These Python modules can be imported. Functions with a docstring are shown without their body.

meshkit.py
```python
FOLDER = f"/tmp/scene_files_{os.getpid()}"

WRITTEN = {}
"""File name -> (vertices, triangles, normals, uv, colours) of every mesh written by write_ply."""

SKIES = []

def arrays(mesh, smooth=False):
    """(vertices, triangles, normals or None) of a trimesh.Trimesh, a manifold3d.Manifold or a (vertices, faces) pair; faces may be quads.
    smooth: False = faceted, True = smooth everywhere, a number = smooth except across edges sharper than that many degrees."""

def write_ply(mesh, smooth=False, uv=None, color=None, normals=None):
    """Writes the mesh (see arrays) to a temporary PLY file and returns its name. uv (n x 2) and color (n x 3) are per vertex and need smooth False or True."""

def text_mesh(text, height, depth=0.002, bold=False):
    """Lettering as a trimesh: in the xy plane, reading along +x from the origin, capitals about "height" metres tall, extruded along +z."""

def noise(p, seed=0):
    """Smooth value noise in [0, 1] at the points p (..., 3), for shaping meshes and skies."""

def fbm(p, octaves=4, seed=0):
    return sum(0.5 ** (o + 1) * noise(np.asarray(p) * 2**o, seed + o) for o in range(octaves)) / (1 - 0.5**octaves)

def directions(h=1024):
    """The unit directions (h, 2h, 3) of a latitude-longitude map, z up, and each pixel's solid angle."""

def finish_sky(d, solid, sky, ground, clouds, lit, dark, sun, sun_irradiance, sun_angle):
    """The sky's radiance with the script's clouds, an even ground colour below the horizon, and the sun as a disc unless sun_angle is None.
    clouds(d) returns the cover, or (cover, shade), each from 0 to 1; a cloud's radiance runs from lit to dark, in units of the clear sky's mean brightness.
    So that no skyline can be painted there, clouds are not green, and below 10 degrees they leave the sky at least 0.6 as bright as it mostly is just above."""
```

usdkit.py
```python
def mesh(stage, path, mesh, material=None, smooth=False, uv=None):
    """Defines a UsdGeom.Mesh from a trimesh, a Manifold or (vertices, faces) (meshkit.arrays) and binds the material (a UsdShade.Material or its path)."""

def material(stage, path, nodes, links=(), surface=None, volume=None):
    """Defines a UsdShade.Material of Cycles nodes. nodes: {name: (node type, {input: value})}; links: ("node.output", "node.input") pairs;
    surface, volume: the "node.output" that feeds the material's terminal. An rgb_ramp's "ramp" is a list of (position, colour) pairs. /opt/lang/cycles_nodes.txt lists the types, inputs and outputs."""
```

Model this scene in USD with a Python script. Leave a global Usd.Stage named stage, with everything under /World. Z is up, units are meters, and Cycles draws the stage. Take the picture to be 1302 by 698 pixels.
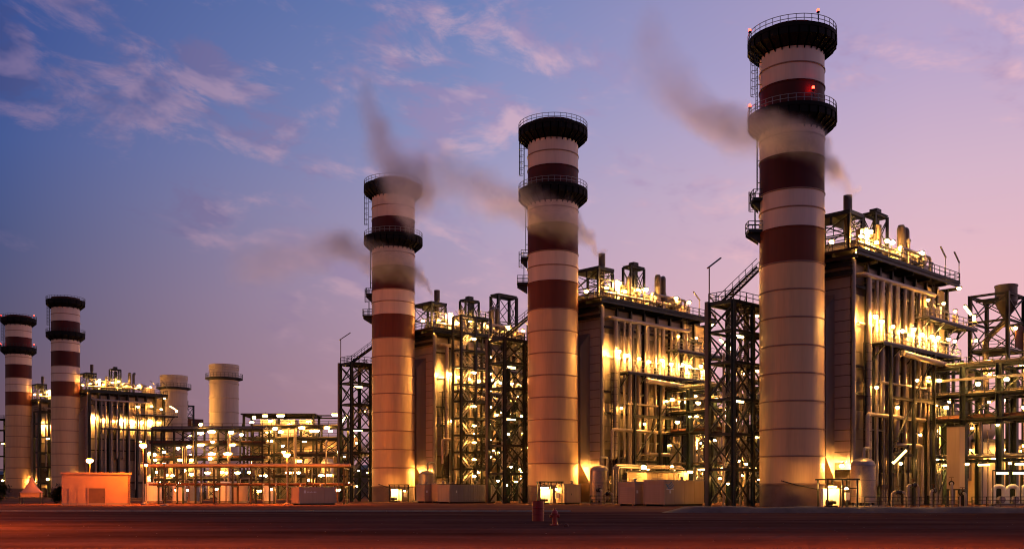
import math, random, re
import numpy as np
import usdkit, meshkit
from pxr import Usd, UsdGeom, UsdLux, UsdShade, Gf, Vt, Sdf

stage = Usd.Stage.CreateInMemory()
UsdGeom.Xform.Define(stage, '/World')
PI = math.pi

# ------------------------------------------------------------------ camera
EYE = 1.7
cam = UsdGeom.Camera.Define(stage, '/World/camera')
cam.CreateHorizontalApertureAttr(36.0)
cam.CreateFocalLengthAttr(36 * 1276 / 1302)
cam.CreateVerticalApertureOffsetAttr(36 * 275.5 / 1302)
cam.CreateExposureAttr(0.0)
cam.AddTranslateOp().Set((0, 0, EYE))
cam.AddRotateXOp().Set(90)

# ------------------------------------------------------------------ sky and the last of the sun
SUN_AZ, SUN_EL = 1.25, 0.035          # to the right of the picture, just above the horizon
def L(r, g, b):                       # sRGB 0..255 -> linear
    f = lambda c: (c / 255 / 12.92) if c / 255 <= .04045 else ((c / 255 + .055) / 1.055) ** 2.4
    return (f(r), f(g), f(b))
sky_nodes = {
    'tc': ('texture_coordinate', {}),
    'xyz': ('separate_xyz', {}),
    'flat': ('combine_xyz', {'z': 0.0}),
    'nrm': ('vector_math', {'math_type': 'normalize'}),
    'dot': ('vector_math', {'math_type': 'dot_product', 'vector2': (math.sin(1.05), math.cos(1.05), 0)}),
    # twilight colours by elevation (sine), for four directions round the glow
    'far': ('rgb_ramp', {'ramp': [(0, L(150, 104, 100)), (.12, L(164, 116, 112)), (.3, L(150, 118, 122)), (.6, L(88, 80, 100)), (1, L(52, 60, 98))]}),
    'left': ('rgb_ramp', {'ramp': [(0, L(124, 92, 100)), (.08, L(108, 86, 102)), (.15, L(92, 86, 114)), (.23, L(78, 88, 132)), (.3, L(70, 90, 147)), (.38, L(58, 82, 146)), (1, L(36, 50, 98))]}),
    'mid': ('rgb_ramp', {'ramp': [(0, L(190, 142, 152)), (.1, L(193, 152, 167)), (.18, L(188, 158, 180)), (.26, L(170, 158, 190)), (.34, L(142, 149, 193)), (.44, L(110, 130, 184)), (1, L(46, 58, 104))]}),
    'right': ('rgb_ramp', {'ramp': [(0, L(250, 176, 174)), (.1, L(244, 182, 184)), (.2, L(232, 186, 196)), (.28, L(214, 182, 202)), (.38, L(182, 164, 202)), (1, L(52, 62, 106))]}),
    'm0': ('map_range', {'from_min': -1.0, 'from_max': .02, 'clamp': True}),
    'm1': ('map_range', {'from_min': .05, 'from_max': .48, 'clamp': True}),
    'm2': ('map_range', {'from_min': .46, 'from_max': .79, 'clamp': True}),
    'g0': ('mix', {}), 'g1': ('mix', {}), 'g2': ('mix', {}),
    # clouds: small broken puffs
    'mp': ('mapping', {'scale': (1.0, 1.0, 2.3), 'location': (1.7, 8.2, 4.1)}),
    'mpt': ('mapping', {'rotation': (0, -.14, 0)}),
    'lowf': ('map_range', {'from_min': .07, 'from_max': .27, 'to_min': .15, 'to_max': 1.0, 'clamp': True}), 'crl': ('math', {'math_type': 'multiply'}),
    'n1': ('noise_texture', {'scale': 13.5, 'detail': 8.0, 'roughness': .62, 'distortion': .3}),
    'n2': ('noise_texture', {'scale': 3.4, 'detail': 2.0, 'roughness': .5}),
    'nn': ('math', {'math_type': 'multiply'}),
    'cr': ('map_range', {'from_min': .25, 'from_max': .38, 'to_max': .5, 'clamp': True, 'range_type': 'smoothstep'}),
    'mp2': ('mapping', {'scale': (1.0, 1.0, 2.3), 'location': (1.712, 8.2, 4.06)}),
    'n3': ('noise_texture', {'scale': 13.5, 'detail': 4.0, 'roughness': .55, 'distortion': .3}),
    'sh': ('map_range', {'from_min': .42, 'from_max': .56, 'clamp': True}),
    'clit': ('mix', {'color1': L(146, 122, 156), 'color2': L(240, 188, 194)}),
    'cdark': ('mix', {'color1': L(72, 74, 122), 'color2': L(170, 140, 178)}),
    'cc': ('mix', {}),
    'out': ('mix', {}),
    'sky': ('sky_texture', {'sky_type': 'single_scattering', 'sun_disc': False, 'sun_elevation': SUN_EL, 'sun_rotation': SUN_AZ, 'ozone_density': 2.0}),
    'add': ('mix', {'mix_type': 'add', 'fac': .012}),
    'gain': ('mix', {'mix_type': 'multiply', 'fac': 1.0, 'color2': (10.0, 10.0, 10.0)}),
    'bg': ('background_shader', {'strength': .10}),
}
sky_links = [('tc.generated', 'xyz.vector'), ('xyz.x', 'flat.x'), ('xyz.y', 'flat.y'), ('flat.vector', 'nrm.vector1'), ('nrm.vector', 'dot.vector1'),
    ('xyz.z', 'far.fac'), ('xyz.z', 'left.fac'), ('xyz.z', 'mid.fac'), ('xyz.z', 'right.fac'),
    ('dot.value', 'm0.value'), ('dot.value', 'm1.value'), ('dot.value', 'm2.value'),
    ('m0.result', 'g0.fac'), ('far.color', 'g0.color1'), ('left.color', 'g0.color2'),
    ('m1.result', 'g1.fac'), ('g0.color', 'g1.color1'), ('mid.color', 'g1.color2'),
    ('m2.result', 'g2.fac'), ('g1.color', 'g2.color1'), ('right.color', 'g2.color2'),
    ('tc.generated', 'mpt.vector'), ('mpt.vector', 'mp.vector'), ('mp.vector', 'n1.vector'), ('mp.vector', 'n2.vector'),
    ('n1.fac', 'nn.value1'), ('n2.fac', 'nn.value2'), ('nn.value', 'cr.value'), ('mpt.vector', 'mp2.vector'), ('mp2.vector', 'n3.vector'), ('n3.fac', 'sh.value'),
    ('m1.result', 'clit.fac'), ('m1.result', 'cdark.fac'), ('sh.result', 'cc.fac'), ('clit.color', 'cc.color1'), ('cdark.color', 'cc.color2'),
    ('cr.result', 'crl.value1'), ('xyz.z', 'lowf.value'), ('lowf.result', 'crl.value2'), ('crl.value', 'out.fac'), ('g2.color', 'out.color1'), ('cc.color', 'out.color2'),
    ('out.color', 'gain.color1'), ('gain.color', 'add.color1'), ('sky.color', 'add.color2'), ('add.color', 'bg.color')]
usdkit.material(stage, '/World/Looks/twilight_sky', sky_nodes, sky_links, surface='bg.background')
dome = UsdLux.DomeLight.Define(stage, '/World/sky')
UsdShade.MaterialBindingAPI.Apply(dome.GetPrim()).Bind(UsdShade.Material.Get(stage, '/World/Looks/twilight_sky'))
dome.GetPrim().SetCustomDataByKey('kind', 'structure')
sun = UsdLux.DistantLight.Define(stage, '/World/sun')
sun.CreateNormalizeAttr(True); sun.CreateIntensityAttr(.06); sun.CreateAngleAttr(12.0); sun.CreateColorAttr((1.0, .62, .5))
sun.AddRotateZOp().Set(-math.degrees(SUN_AZ)); sun.AddRotateXOp().Set(-(90 - math.degrees(SUN_EL)) + 180)

# ------------------------------------------------------------------ materials
MATS = {}
def paint(name, col, rough=.55, metal=0.0, vary=.25, scale=.6, streak=False, bump=0.0, spec=.4):
    """Paint, cladding or concrete with uneven tone in world space; streak draws the unevenness out downwards."""
    p = '/World/Looks/' + name
    lo = tuple(max(0, c * (1 - vary)) for c in col); hi = tuple(min(1, c * (1 + vary * .55)) for c in col)
    nodes = {'g': ('geometry', {}), 'm': ('mapping', {'scale': (scale * (2.2 if streak else 1), scale * (2.2 if streak else 1), scale * (.14 if streak else 1))}),
             'n': ('noise_texture', {'scale': 1.0, 'detail': 5.0, 'roughness': .62}),
             'n2': ('noise_texture', {'scale': 9.0, 'detail': 3.0}),
             'ad': ('mix_float', {'fac': .3}),
             'r': ('rgb_ramp', {'ramp': [(.3, lo), (.52, col), (.72, hi)]}),
             'rr': ('map_range', {'to_min': max(.05, rough - .14), 'to_max': min(1, rough + .14)}),
             'p': ('principled_bsdf', {'metallic': metal, 'specular_ior_level': spec})}
    links = [('g.position', 'm.vector'), ('m.vector', 'n.vector'), ('m.vector', 'n2.vector'), ('n.fac', 'ad.a'), ('n2.fac', 'ad.b'), ('ad.result', 'r.fac'), ('r.color', 'p.base_color'), ('n2.fac', 'rr.value'), ('rr.result', 'p.roughness')]
    if bump:
        nodes['b'] = ('bump', {'strength': .6, 'distance': bump})
        links += [('n2.fac', 'b.height'), ('b.normal', 'p.normal')]
    MATS[name] = usdkit.material(stage, p, nodes, links, surface='p.BSDF')
def glow(name, col, strength):
    MATS[name] = usdkit.material(stage, '/World/Looks/' + name, {'e': ('emission', {'color': col, 'strength': strength})}, [], surface='e.emission')

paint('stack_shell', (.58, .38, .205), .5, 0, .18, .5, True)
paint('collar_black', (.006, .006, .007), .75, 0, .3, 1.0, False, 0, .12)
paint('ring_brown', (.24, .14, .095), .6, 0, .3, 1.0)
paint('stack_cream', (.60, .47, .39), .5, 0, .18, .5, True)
paint('stack_buff', (.50, .40, .30), .5, 0, .2, .5, True)
paint('stack_maroon', (.060, .008, .007), .55, 0, .35, .5, True, 0, .2)
paint('stack_maroon_lit', (.125, .030, .014), .6, 0, .35, .5, True, 0, .25)  # lowest maroon band, with the orange lamp glow mixed into its colour
paint('stack_base', (.15, .10, .085), .7, 0, .35, .7)
paint('flue_black', (.02, .018, .018), .8)
paint('dark_steel', (.014, .018, .019), .5, .2, .35, 1.0)
paint('green_steel', (.012, .024, .022), .5, .1, .35, 1.0)
paint('grating', (.03, .03, .029), .6, .5, .3, 1.5)
paint('galvanised', (.22, .205, .19), .42, .75, .25, 1.2)
paint('cladding', (.27, .215, .17), .45, .25, .22, .45, True)
paint('cladding_pale', (.42, .33, .28), .5, .1, .16, .45, True)
paint('cladding_dark', (.10, .08, .065), .5, .25, .25, .45, True)
paint('pipe_cladding', (.30, .25, .21), .38, .45, .22, .8)
paint('white_paint', (.70, .67, .60), .5, 0, .14, .8, True)
paint('cabin_beige', (.36, .25, .18), .6, 0, .16, .9, True)
paint('cabin_grey', (.24, .21, .22), .55, .1, .2, .9, True)
paint('panel_yellow', (.46, .36, .22), .5, 0, .15, .8, True)
paint('render_wall', (.36, .22, .15), .85, 0, .14, .9, False, .004)
paint('door_paint', (.12, .07, .05), .55, 0, .2, 1.2)
paint('red_drum', (.22, .012, .010), .45, 0, .35, 3.0)
paint('rust', (.09, .032, .02), .8, .1, .45, 3.0, False, .004)
paint('blue_paint', (.07, .12, .24), .5, 0, .2, 1.5)
paint('concrete', (.24, .20, .17), .9, 0, .25, 1.2, False, .006)
paint('berm_soil', (.13, .085, .065), .95, 0, .35, 1.5, False, .03)
paint('track_dust', (.09, .046, .045), .95, 0, .5, 1.2, False, .01, 0.0)
paint('canvas', (.30, .20, .16), .85, 0, .12, 1.5)
paint('leaf', (.035, .045, .018), .7, 0, .5, 3.0)
paint('bark', (.06, .04, .03), .9, 0, .3, 3.0)
paint('rubber', (.02, .02, .02), .8)
paint('mark_blue', (.06, .16, .30), .5, 0, .1)
paint('mark_white', (.62, .60, .56), .5, 0, .1)
glow('lamp_flood', (1.0, .47, .095), 2700.0)
glow('lamp_warm', (1.0, .40, .065), 260.0)
glow('lamp_hot', (1.0, .45, .09), 360.0)
glow('lamp_dim', (1.0, .42, .075), 210.0)
glow('lamp_soft', (1.0, .46, .10), 95.0)
glow('lamp_tube', (1.0, .66, .22), 8.0)
glow('lamp_street', (1.0, .18, .018), 12500.0)
glow('lamp_sodium', (1.0, .19, .010), 2100.0)
glow('lamp_red', (1.0, .012, .006), 42.0)

# the ground: sandy gravel; the apron: old dark asphalt with patches and dust
def ground_mat(name, stops, scales, rough, bump):
    nodes = {'g': ('geometry', {}), 'n': ('noise_texture', {'scale': scales[0], 'detail': 6.0, 'roughness': .65}), 'n2': ('noise_texture', {'scale': scales[1], 'detail': 4.0, 'roughness': .7}),
             'm': ('mapping', {'scale': (.25, 1.3, 1)}), 'n3': ('noise_texture', {'scale': scales[2], 'detail': 4.0}), 'a': ('mix_float', {'fac': .45}), 'a2': ('mix_float', {'fac': .55}),
             'r': ('rgb_ramp', {'ramp': stops}), 'b': ('bump', {'strength': .8, 'distance': bump}), 'p': ('principled_bsdf', {'roughness': rough, 'specular_ior_level': 0.0})}
    MATS[name] = usdkit.material(stage, '/World/Looks/' + name, nodes, [('g.position', 'n.vector'), ('g.position', 'n2.vector'), ('g.position', 'm.vector'), ('m.vector', 'n3.vector'), ('n.fac', 'a.a'), ('n2.fac', 'a.b'),
        ('a.result', 'a2.a'), ('n3.fac', 'a2.b'), ('a2.result', 'r.fac'), ('r.color', 'p.base_color'), ('n2.fac', 'b.height'), ('b.normal', 'p.normal')], surface='p.BSDF')
ground_mat('sand', [(.3, (.09, .042, .028)), (.5, (.13, .064, .043)), (.7, (.18, .10, .066))], (.15, 2.5, .12), .95, .03)
ground_mat('asphalt', [(.34, (.034, .016, .013)), (.46, (.062, .030, .0245)), (.56, (.088, .043, .035)), (.68, (.135, .072, .060))], (.22, 3.5, .16), .97, .015)

# ------------------------------------------------------------------ mesh helpers
class MB:
    """Collects boxes, bars, tubes and lathed shapes as one mesh with its own normals."""
    def __init__(s): s.v, s.n, s.f, s.k = [], [], [], 0
    def raw(s, v, n, f):
        s.v.append(np.asarray(v, float)); s.n.append(np.asarray(n, float)); s.f.append(np.asarray(f, int) + s.k); s.k += len(v); return s
    def frame(s, c, ax, half):
        c = np.asarray(c, float); v, n, f = [], [], []
        for i in range(3):
            j, k = (i + 1) % 3, (i + 2) % 3
            for sg in (1, -1):
                o = c + sg * ax[i] * half[i]; a, b = ax[j] * half[j] * sg, ax[k] * half[k]
                q = len(v); v += [o - a - b, o + a - b, o + a + b, o - a + b]; n += [ax[i] * sg] * 4; f += [[q, q + 1, q + 2], [q, q + 2, q + 3]]
        return s.raw(v, n, f)
    def box(s, a, b):
        a, b = np.minimum(a, b).astype(float), np.maximum(a, b).astype(float)
        return s.frame((a + b) / 2, np.eye(3), (b - a) / 2)
    def bar(s, p, q, w, h=None, up=(0, 0, 1)):
        p, q = np.asarray(p, float), np.asarray(q, float); d = q - p; ln = np.linalg.norm(d); d = d / ln
        up = np.asarray(up, float)
        if abs(d @ up) > .95: up = np.array([1., 0, 0])
        x = np.cross(up, d); x /= np.linalg.norm(x); y = np.cross(d, x)
        return s.frame((p + q) / 2, np.array([d, x, y]), np.array([ln / 2, w / 2, (h or w) / 2]))
    def hbeam(s, p, q, w, d=None, up=(0, 0, 1)):
        """An H or I section: two flanges and a web."""
        p, q = np.asarray(p, float), np.asarray(q, float); t = q - p; t /= np.linalg.norm(t); d = d or w
        up = np.asarray(up, float)
        if abs(t @ up) > .95: up = np.array([0., 1, 0])
        x = np.cross(up, t); x /= np.linalg.norm(x); y = np.cross(t, x); ln = np.linalg.norm(q - p); c = (p + q) / 2; f = d * .13
        ax = np.array([t, x, y])
        for sg in (1, -1): s.frame(c + y * sg * (d / 2 - f / 2), ax, np.array([ln / 2, w / 2, f / 2]))
        return s.frame(c, ax, np.array([ln / 2, w * .07, d / 2 - f]))
    def sweep(s, pts, r, seg=8, caps=True):
        pts = np.asarray(pts, float); m = len(pts); t = np.gradient(pts, axis=0); t /= np.linalg.norm(t, axis=1, keepdims=True)
        a0 = np.array([0, 0, 1.]) if abs(t[0][2]) < .9 else np.array([1., 0, 0]); rs = np.broadcast_to(np.asarray(r, float), (m,))
        ang = np.arange(seg) * 2 * PI / seg; V, N = [], []
        a = np.cross(t[0], a0); a /= np.linalg.norm(a)
        for i in range(m):
            a = a - t[i] * (a @ t[i]); a /= np.linalg.norm(a); b = np.cross(t[i], a)
            nn = np.cos(ang)[:, None] * a + np.sin(ang)[:, None] * b; V.append(pts[i] + nn * rs[i]); N.append(nn)
        f = []
        for i in range(m - 1):
            for j in range(seg):
                k = (j + 1) % seg; A, B, C, D = i * seg + j, i * seg + k, (i + 1) * seg + k, (i + 1) * seg + j; f += [[A, B, C], [A, C, D]]
        s.raw(np.vstack(V), np.vstack(N), f)
        if caps:
            for i, sg in ((0, -1), (m - 1, 1)):
                v = np.vstack([V[i], pts[i][None]]); n = np.tile(t[i] * sg, (seg + 1, 1))
                s.raw(v, n, [[j, (j + 1) % seg, seg] if sg > 0 else [(j + 1) % seg, j, seg] for j in range(seg)])
        return s
    def tube(s, p, q, r, seg=8, caps=True): return s.sweep([p, q], r, seg, caps)
    def pipe(s, pts, r, seg=8, bend=2.2):
        """A pipe with rounded elbows through the given corners."""
        pts = [np.asarray(p, float) for p in pts]; out = [pts[0]]
        for a, b, c in zip(pts, pts[1:], pts[2:]):
            d1, d2 = (a - b), (c - b); k = min(bend * r, np.linalg.norm(d1) * .45, np.linalg.norm(d2) * .45)
            d1 /= np.linalg.norm(d1); d2 /= np.linalg.norm(d2); P, Q = b + d1 * k, b + d2 * k
            out += [(1 - x) ** 2 * P + 2 * x * (1 - x) * b + x * x * Q for x in (0, .25, .5, .75, 1)]
        out.append(pts[-1]); return s.sweep(out, r, seg)
    def lathe(s, prof, seg=40, c=(0, 0, 0), axis='z', a0=0, a1=2 * PI):
        """Turns (radius, height) pairs; each stretch keeps its own edge."""
        c = np.asarray(c, float); full = abs(a1 - a0 - 2 * PI) < 1e-6
        ang = a0 + (a1 - a0) * np.arange(seg + (0 if full else 1)) / seg; m = len(ang)
        put = {'z': lambda x, y, z: np.stack([x, y, z], -1), 'x': lambda x, y, z: np.stack([z, x, y], -1), 'y': lambda x, y, z: np.stack([y, z, x], -1)}[axis]
        for (r0, z0), (r1, z1) in zip(prof, prof[1:]):
            nl = np.array([z1 - z0, r0 - r1]); nl = nl / (np.linalg.norm(nl) + 1e-12)
            ca, sa = np.cos(ang), np.sin(ang); v = np.vstack([put(r0 * ca, r0 * sa, z0 + 0 * ca), put(r1 * ca, r1 * sa, z1 + 0 * ca)]) + c
            n = put(nl[0] * ca, nl[0] * sa, nl[1] + 0 * ca); f = []
            for j in range(m if full else m - 1):
                k = (j + 1) % m
                f += [[j, k, m + k], [j, m + k, m + j]]
            s.raw(v, np.vstack([n, n]), f)
        return s
    def prism(s, poly, a, b, axis=1):
        """A convex outline in the two other axes, drawn out along one axis."""
        o = [i for i in range(3) if i != axis]; m = len(poly); P = np.zeros((2, m, 3)); P[:, :, o[0]] = [p[0] for p in poly]; P[:, :, o[1]] = [p[1] for p in poly]; P[0, :, axis], P[1, :, axis] = a, b
        cen = P.mean((0, 1))
        def face(q):
            n = np.cross(q[1] - q[0], q[2] - q[0]); n = n / np.linalg.norm(n); q = np.array(q)
            if n @ (q.mean(0) - cen) < 0: n, q = -n, q[::-1]
            s.raw(q, [n] * len(q), [[0, i, i + 1] for i in range(1, len(q) - 1)])
        face(P[0]); face(P[1])
        for i in range(m): face([P[0, i], P[0, (i + 1) % m], P[1, (i + 1) % m], P[1, i]])
        return s
    def mesh(s, tm):
        v, f, n = meshkit.arrays(tm, 30); return s.raw(v, n, f)

USED = {}
def numbered(parent, name):
    k = USED.get((parent, name), 0); USED[(parent, name)] = k + 1
    return name if k == 0 else f'{name}_{k:03d}'
def path_of(p): return '/World' if p is None else str(p.GetPath())
def obj(name, mb, mat, parent=None):
    pp = path_of(parent); path = pp + '/' + numbered(pp, name)
    m = UsdGeom.Mesh.Define(stage, path); v, n, f = np.vstack(mb.v), np.vstack(mb.n), np.vstack(mb.f)
    m.CreatePointsAttr(Vt.Vec3fArray.FromNumpy(v.astype(np.float32))); m.CreateNormalsAttr(Vt.Vec3fArray.FromNumpy(n.astype(np.float32))); m.SetNormalsInterpolation('vertex')
    m.CreateFaceVertexCountsAttr(Vt.IntArray.FromNumpy(np.full(len(f), 3, np.int32))); m.CreateFaceVertexIndicesAttr(Vt.IntArray.FromNumpy(f.astype(np.int32).ravel()))
    m.CreateSubdivisionSchemeAttr('none')
    UsdShade.MaterialBindingAPI.Apply(m.GetPrim()).Bind(MATS[mat])
    return m.GetPrim()
def tag(o, label=None, cat=None, group=None, kind=None):
    for k, t in (('label', label), ('category', cat), ('group', group), ('kind', kind)):
        if t: o.SetCustomDataByKey(k, t)
    return o
def thing(name, label, cat, loc=(0, 0, 0), rot=0.0, group=None):
    x = UsdGeom.Xform.Define(stage, '/World/' + numbered('/World', name)); x.AddTranslateOp().Set(tuple(map(float, loc))); x.AddRotateZOp().Set(math.degrees(rot))
    return tag(x.GetPrim(), label, cat, group)

# ------------------------------------------------------------------ the plant's grid: five units in a row, each with u (boiler axis) and v (towards the next unit)
AXIS = math.atan2(.687, .727)
U, V = np.array([math.cos(AXIS), math.sin(AXIS)]), np.array([-math.sin(AXIS), math.cos(AXIS)])
UNIT = {3: (32.0, 114.8), 2: (5.85, 143.5), 1: (-20.1, 170.0), 4: (-121.0, 272.0), 5: (-147.5, 300.0)}
WHICH = {3: 'nearest', 2: 'second nearest', 1: 'third nearest', 4: 'fourth', 5: 'farthest'}
def world(k, u, v, z=0.0):
    p = np.array(UNIT[k]) + u * U + v * V; return (p[0], p[1], z)

# ------------------------------------------------------------------ shared pieces
def lamp(t, p, mat='lamp_warm', w=.55, d=.4, h=.22, arm=None, name='flood_lamp'):
    """A lamp fixed to its thing: a hood (and an arm) with a glowing lens below it."""
    x, y, z = p
    m = MB().prism([(x - w / 2 - .06, z + h / 2), (x + w / 2 + .06, z + h / 2), (x + w / 4, z + h / 2 + .16), (x - w / 4, z + h / 2 + .16)], y - d / 2 - .05, y + d / 2 + .05)
    if arm is not None: m.bar((x, y, z + h / 2 + .1), arm, .07)
    o = obj(name, m, 'dark_steel', t)
    lens = MB().lathe([(.0, -.5), (.34, -.42), (.5, -.12), (.5, .3), (0, .45)], 9)
    lens.v = [v * (w, d, h) + (x, y, z) for v in lens.v]; lens.n = [n / np.array((w, d, h)) / np.linalg.norm(n / np.array((w, d, h)), axis=1)[:, None] for n in lens.n]
    obj('lens', lens, mat, o)
def tube_lamp(t, p, q, mat='lamp_tube', r=.16):
    m = MB().bar(np.array(p) + (0, 0, r + .06), np.array(q) + (0, 0, r + .06), .34, .08)
    o = obj('tube_lamp', m, 'dark_steel', t); obj('tube', MB().tube(p, q, r, 6), mat, o)
def rail_mesh(pts, h=1.1, step=1.5, closed=False, r=.035):
    """Handrail along a line on a deck: posts, two rails and a kick plate."""
    m = MB(); pts = [np.asarray(p, float) for p in pts]
    if closed: pts.append(pts[0])
    for a, b in zip(pts, pts[1:]):
        ln = np.linalg.norm(b - a); n = max(1, round(ln / step))
        for i in range(n + 1): c = a + (b - a) * i / n; m.bar(c, c + (0, 0, h), r * 2)
        for z in (h, h * .55): m.bar(a + (0, 0, z), b + (0, 0, z), r * 2)
        m.bar(a + (0, 0, .08), b + (0, 0, .08), .02, .15)
    return m
def stair_mesh(a, b, w=.9, side=(0, 1, 0)):
    """One flight from a up to b: stringers, treads and a handrail each side."""
    a, b = np.asarray(a, float), np.asarray(b, float); s = np.asarray(side, float) * w / 2; m = MB(); n = max(3, int(abs(b[2] - a[2]) / .24))
    for k in (-1, 1):
        m.bar(a + s * k, b + s * k, .06, .26)
        m.bar(a + s * k + (0, 0, 1), b + s * k + (0, 0, 1), .06)
        for i in range(0, n + 1, 4): c = a + (b - a) * i / n + s * k; m.bar(c, c + (0, 0, 1), .05)
    for i in range(1, n): c = a + (b - a) * i / n; m.box(c - np.abs(s) - (.13, .0, .02) if abs(side[1]) else c - np.abs(s) - (0, .13, .02), c + np.abs(s) + (.13, 0, .02) if abs(side[1]) else c + np.abs(s) + (0, .13, .02))
    return m
def lattice(t, us, vs, zs, w=.32, mat='green_steel', brace=True, skip=lambda f, i, l: False, faces='uv', bw=.14):
    """Steel frame: a column at each crossing, beams at each level, cross braces in the outer bays. Every member is a part."""
    for u in us:
        for v in vs: obj('column', MB().hbeam((u, v, 0), (u, v, zs[-1]), w, w), mat, t)
    lv = [0.0] + list(zs)
    for i, z in enumerate(zs):
        for v in vs:
            for a, b in zip(us, us[1:]): obj('beam', MB().hbeam((a + w / 2, v, z - .16), (b - w / 2, v, z - .16), w * .6, .3), mat, t)
        for u in us:
            for a, b in zip(vs, vs[1:]): obj('beam', MB().hbeam((u, a + w / 2, z - .17), (u, b - w / 2, z - .17), w * .6, .3), mat, t)
        if not brace: continue
        z0, z1 = lv[i] + .1, z - .35
        for v in ((vs[0], vs[-1]) if 'v' in faces else ()):
            for j, (a, b) in enumerate(zip(us, us[1:])):
                if skip('v', j, i): continue
                obj('brace', MB().bar((a, v - .03, z0), (b, v - .03, z1), bw), mat, t); obj('brace', MB().bar((a, v + .13, z1), (b, v + .13, z0), bw), mat, t)
        for u in ((us[0], us[-1]) if 'u' in faces else ()):
            for j, (a, b) in enumerate(zip(vs, vs[1:])):
                if skip('u', j, i): continue
                obj('brace', MB().bar((u - .03, a, z0), (u - .03, b, z1), bw), mat, t); obj('brace', MB().bar((u + .13, a, z1), (u + .13, b, z0), bw), mat, t)

# ------------------------------------------------------------------ setting: ground, apron, kerb
tag(obj('ground', MB().box((-1500, 60, -.5), (1500, 3000, 0)).box((-1500, -400, -.5), (1500, 60, 0)), 'sand'), kind='structure')
tag(obj('road', MB().raw([(-400, -60, .006), (400, -60, .006), (400, 78, .006), (9, 84, .006), (-400, 90, .006)], [(0, 0, 1)] * 5, [[0, 1, 2], [0, 2, 3], [0, 3, 4]]), 'asphalt'), kind='structure')
rng = random.Random(11)
for i in range(30):                                          # low kerb stones along the left edge of the apron
    x = -88 + i * 3.1; y = 84.1 - (x - 9) / 409 * 6
    tag(obj('kerb', MB().box((x, y, 0), (x + 3.04, y + .3, .13 + rng.uniform(-.01, .01))), 'concrete'), kind='structure')

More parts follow.
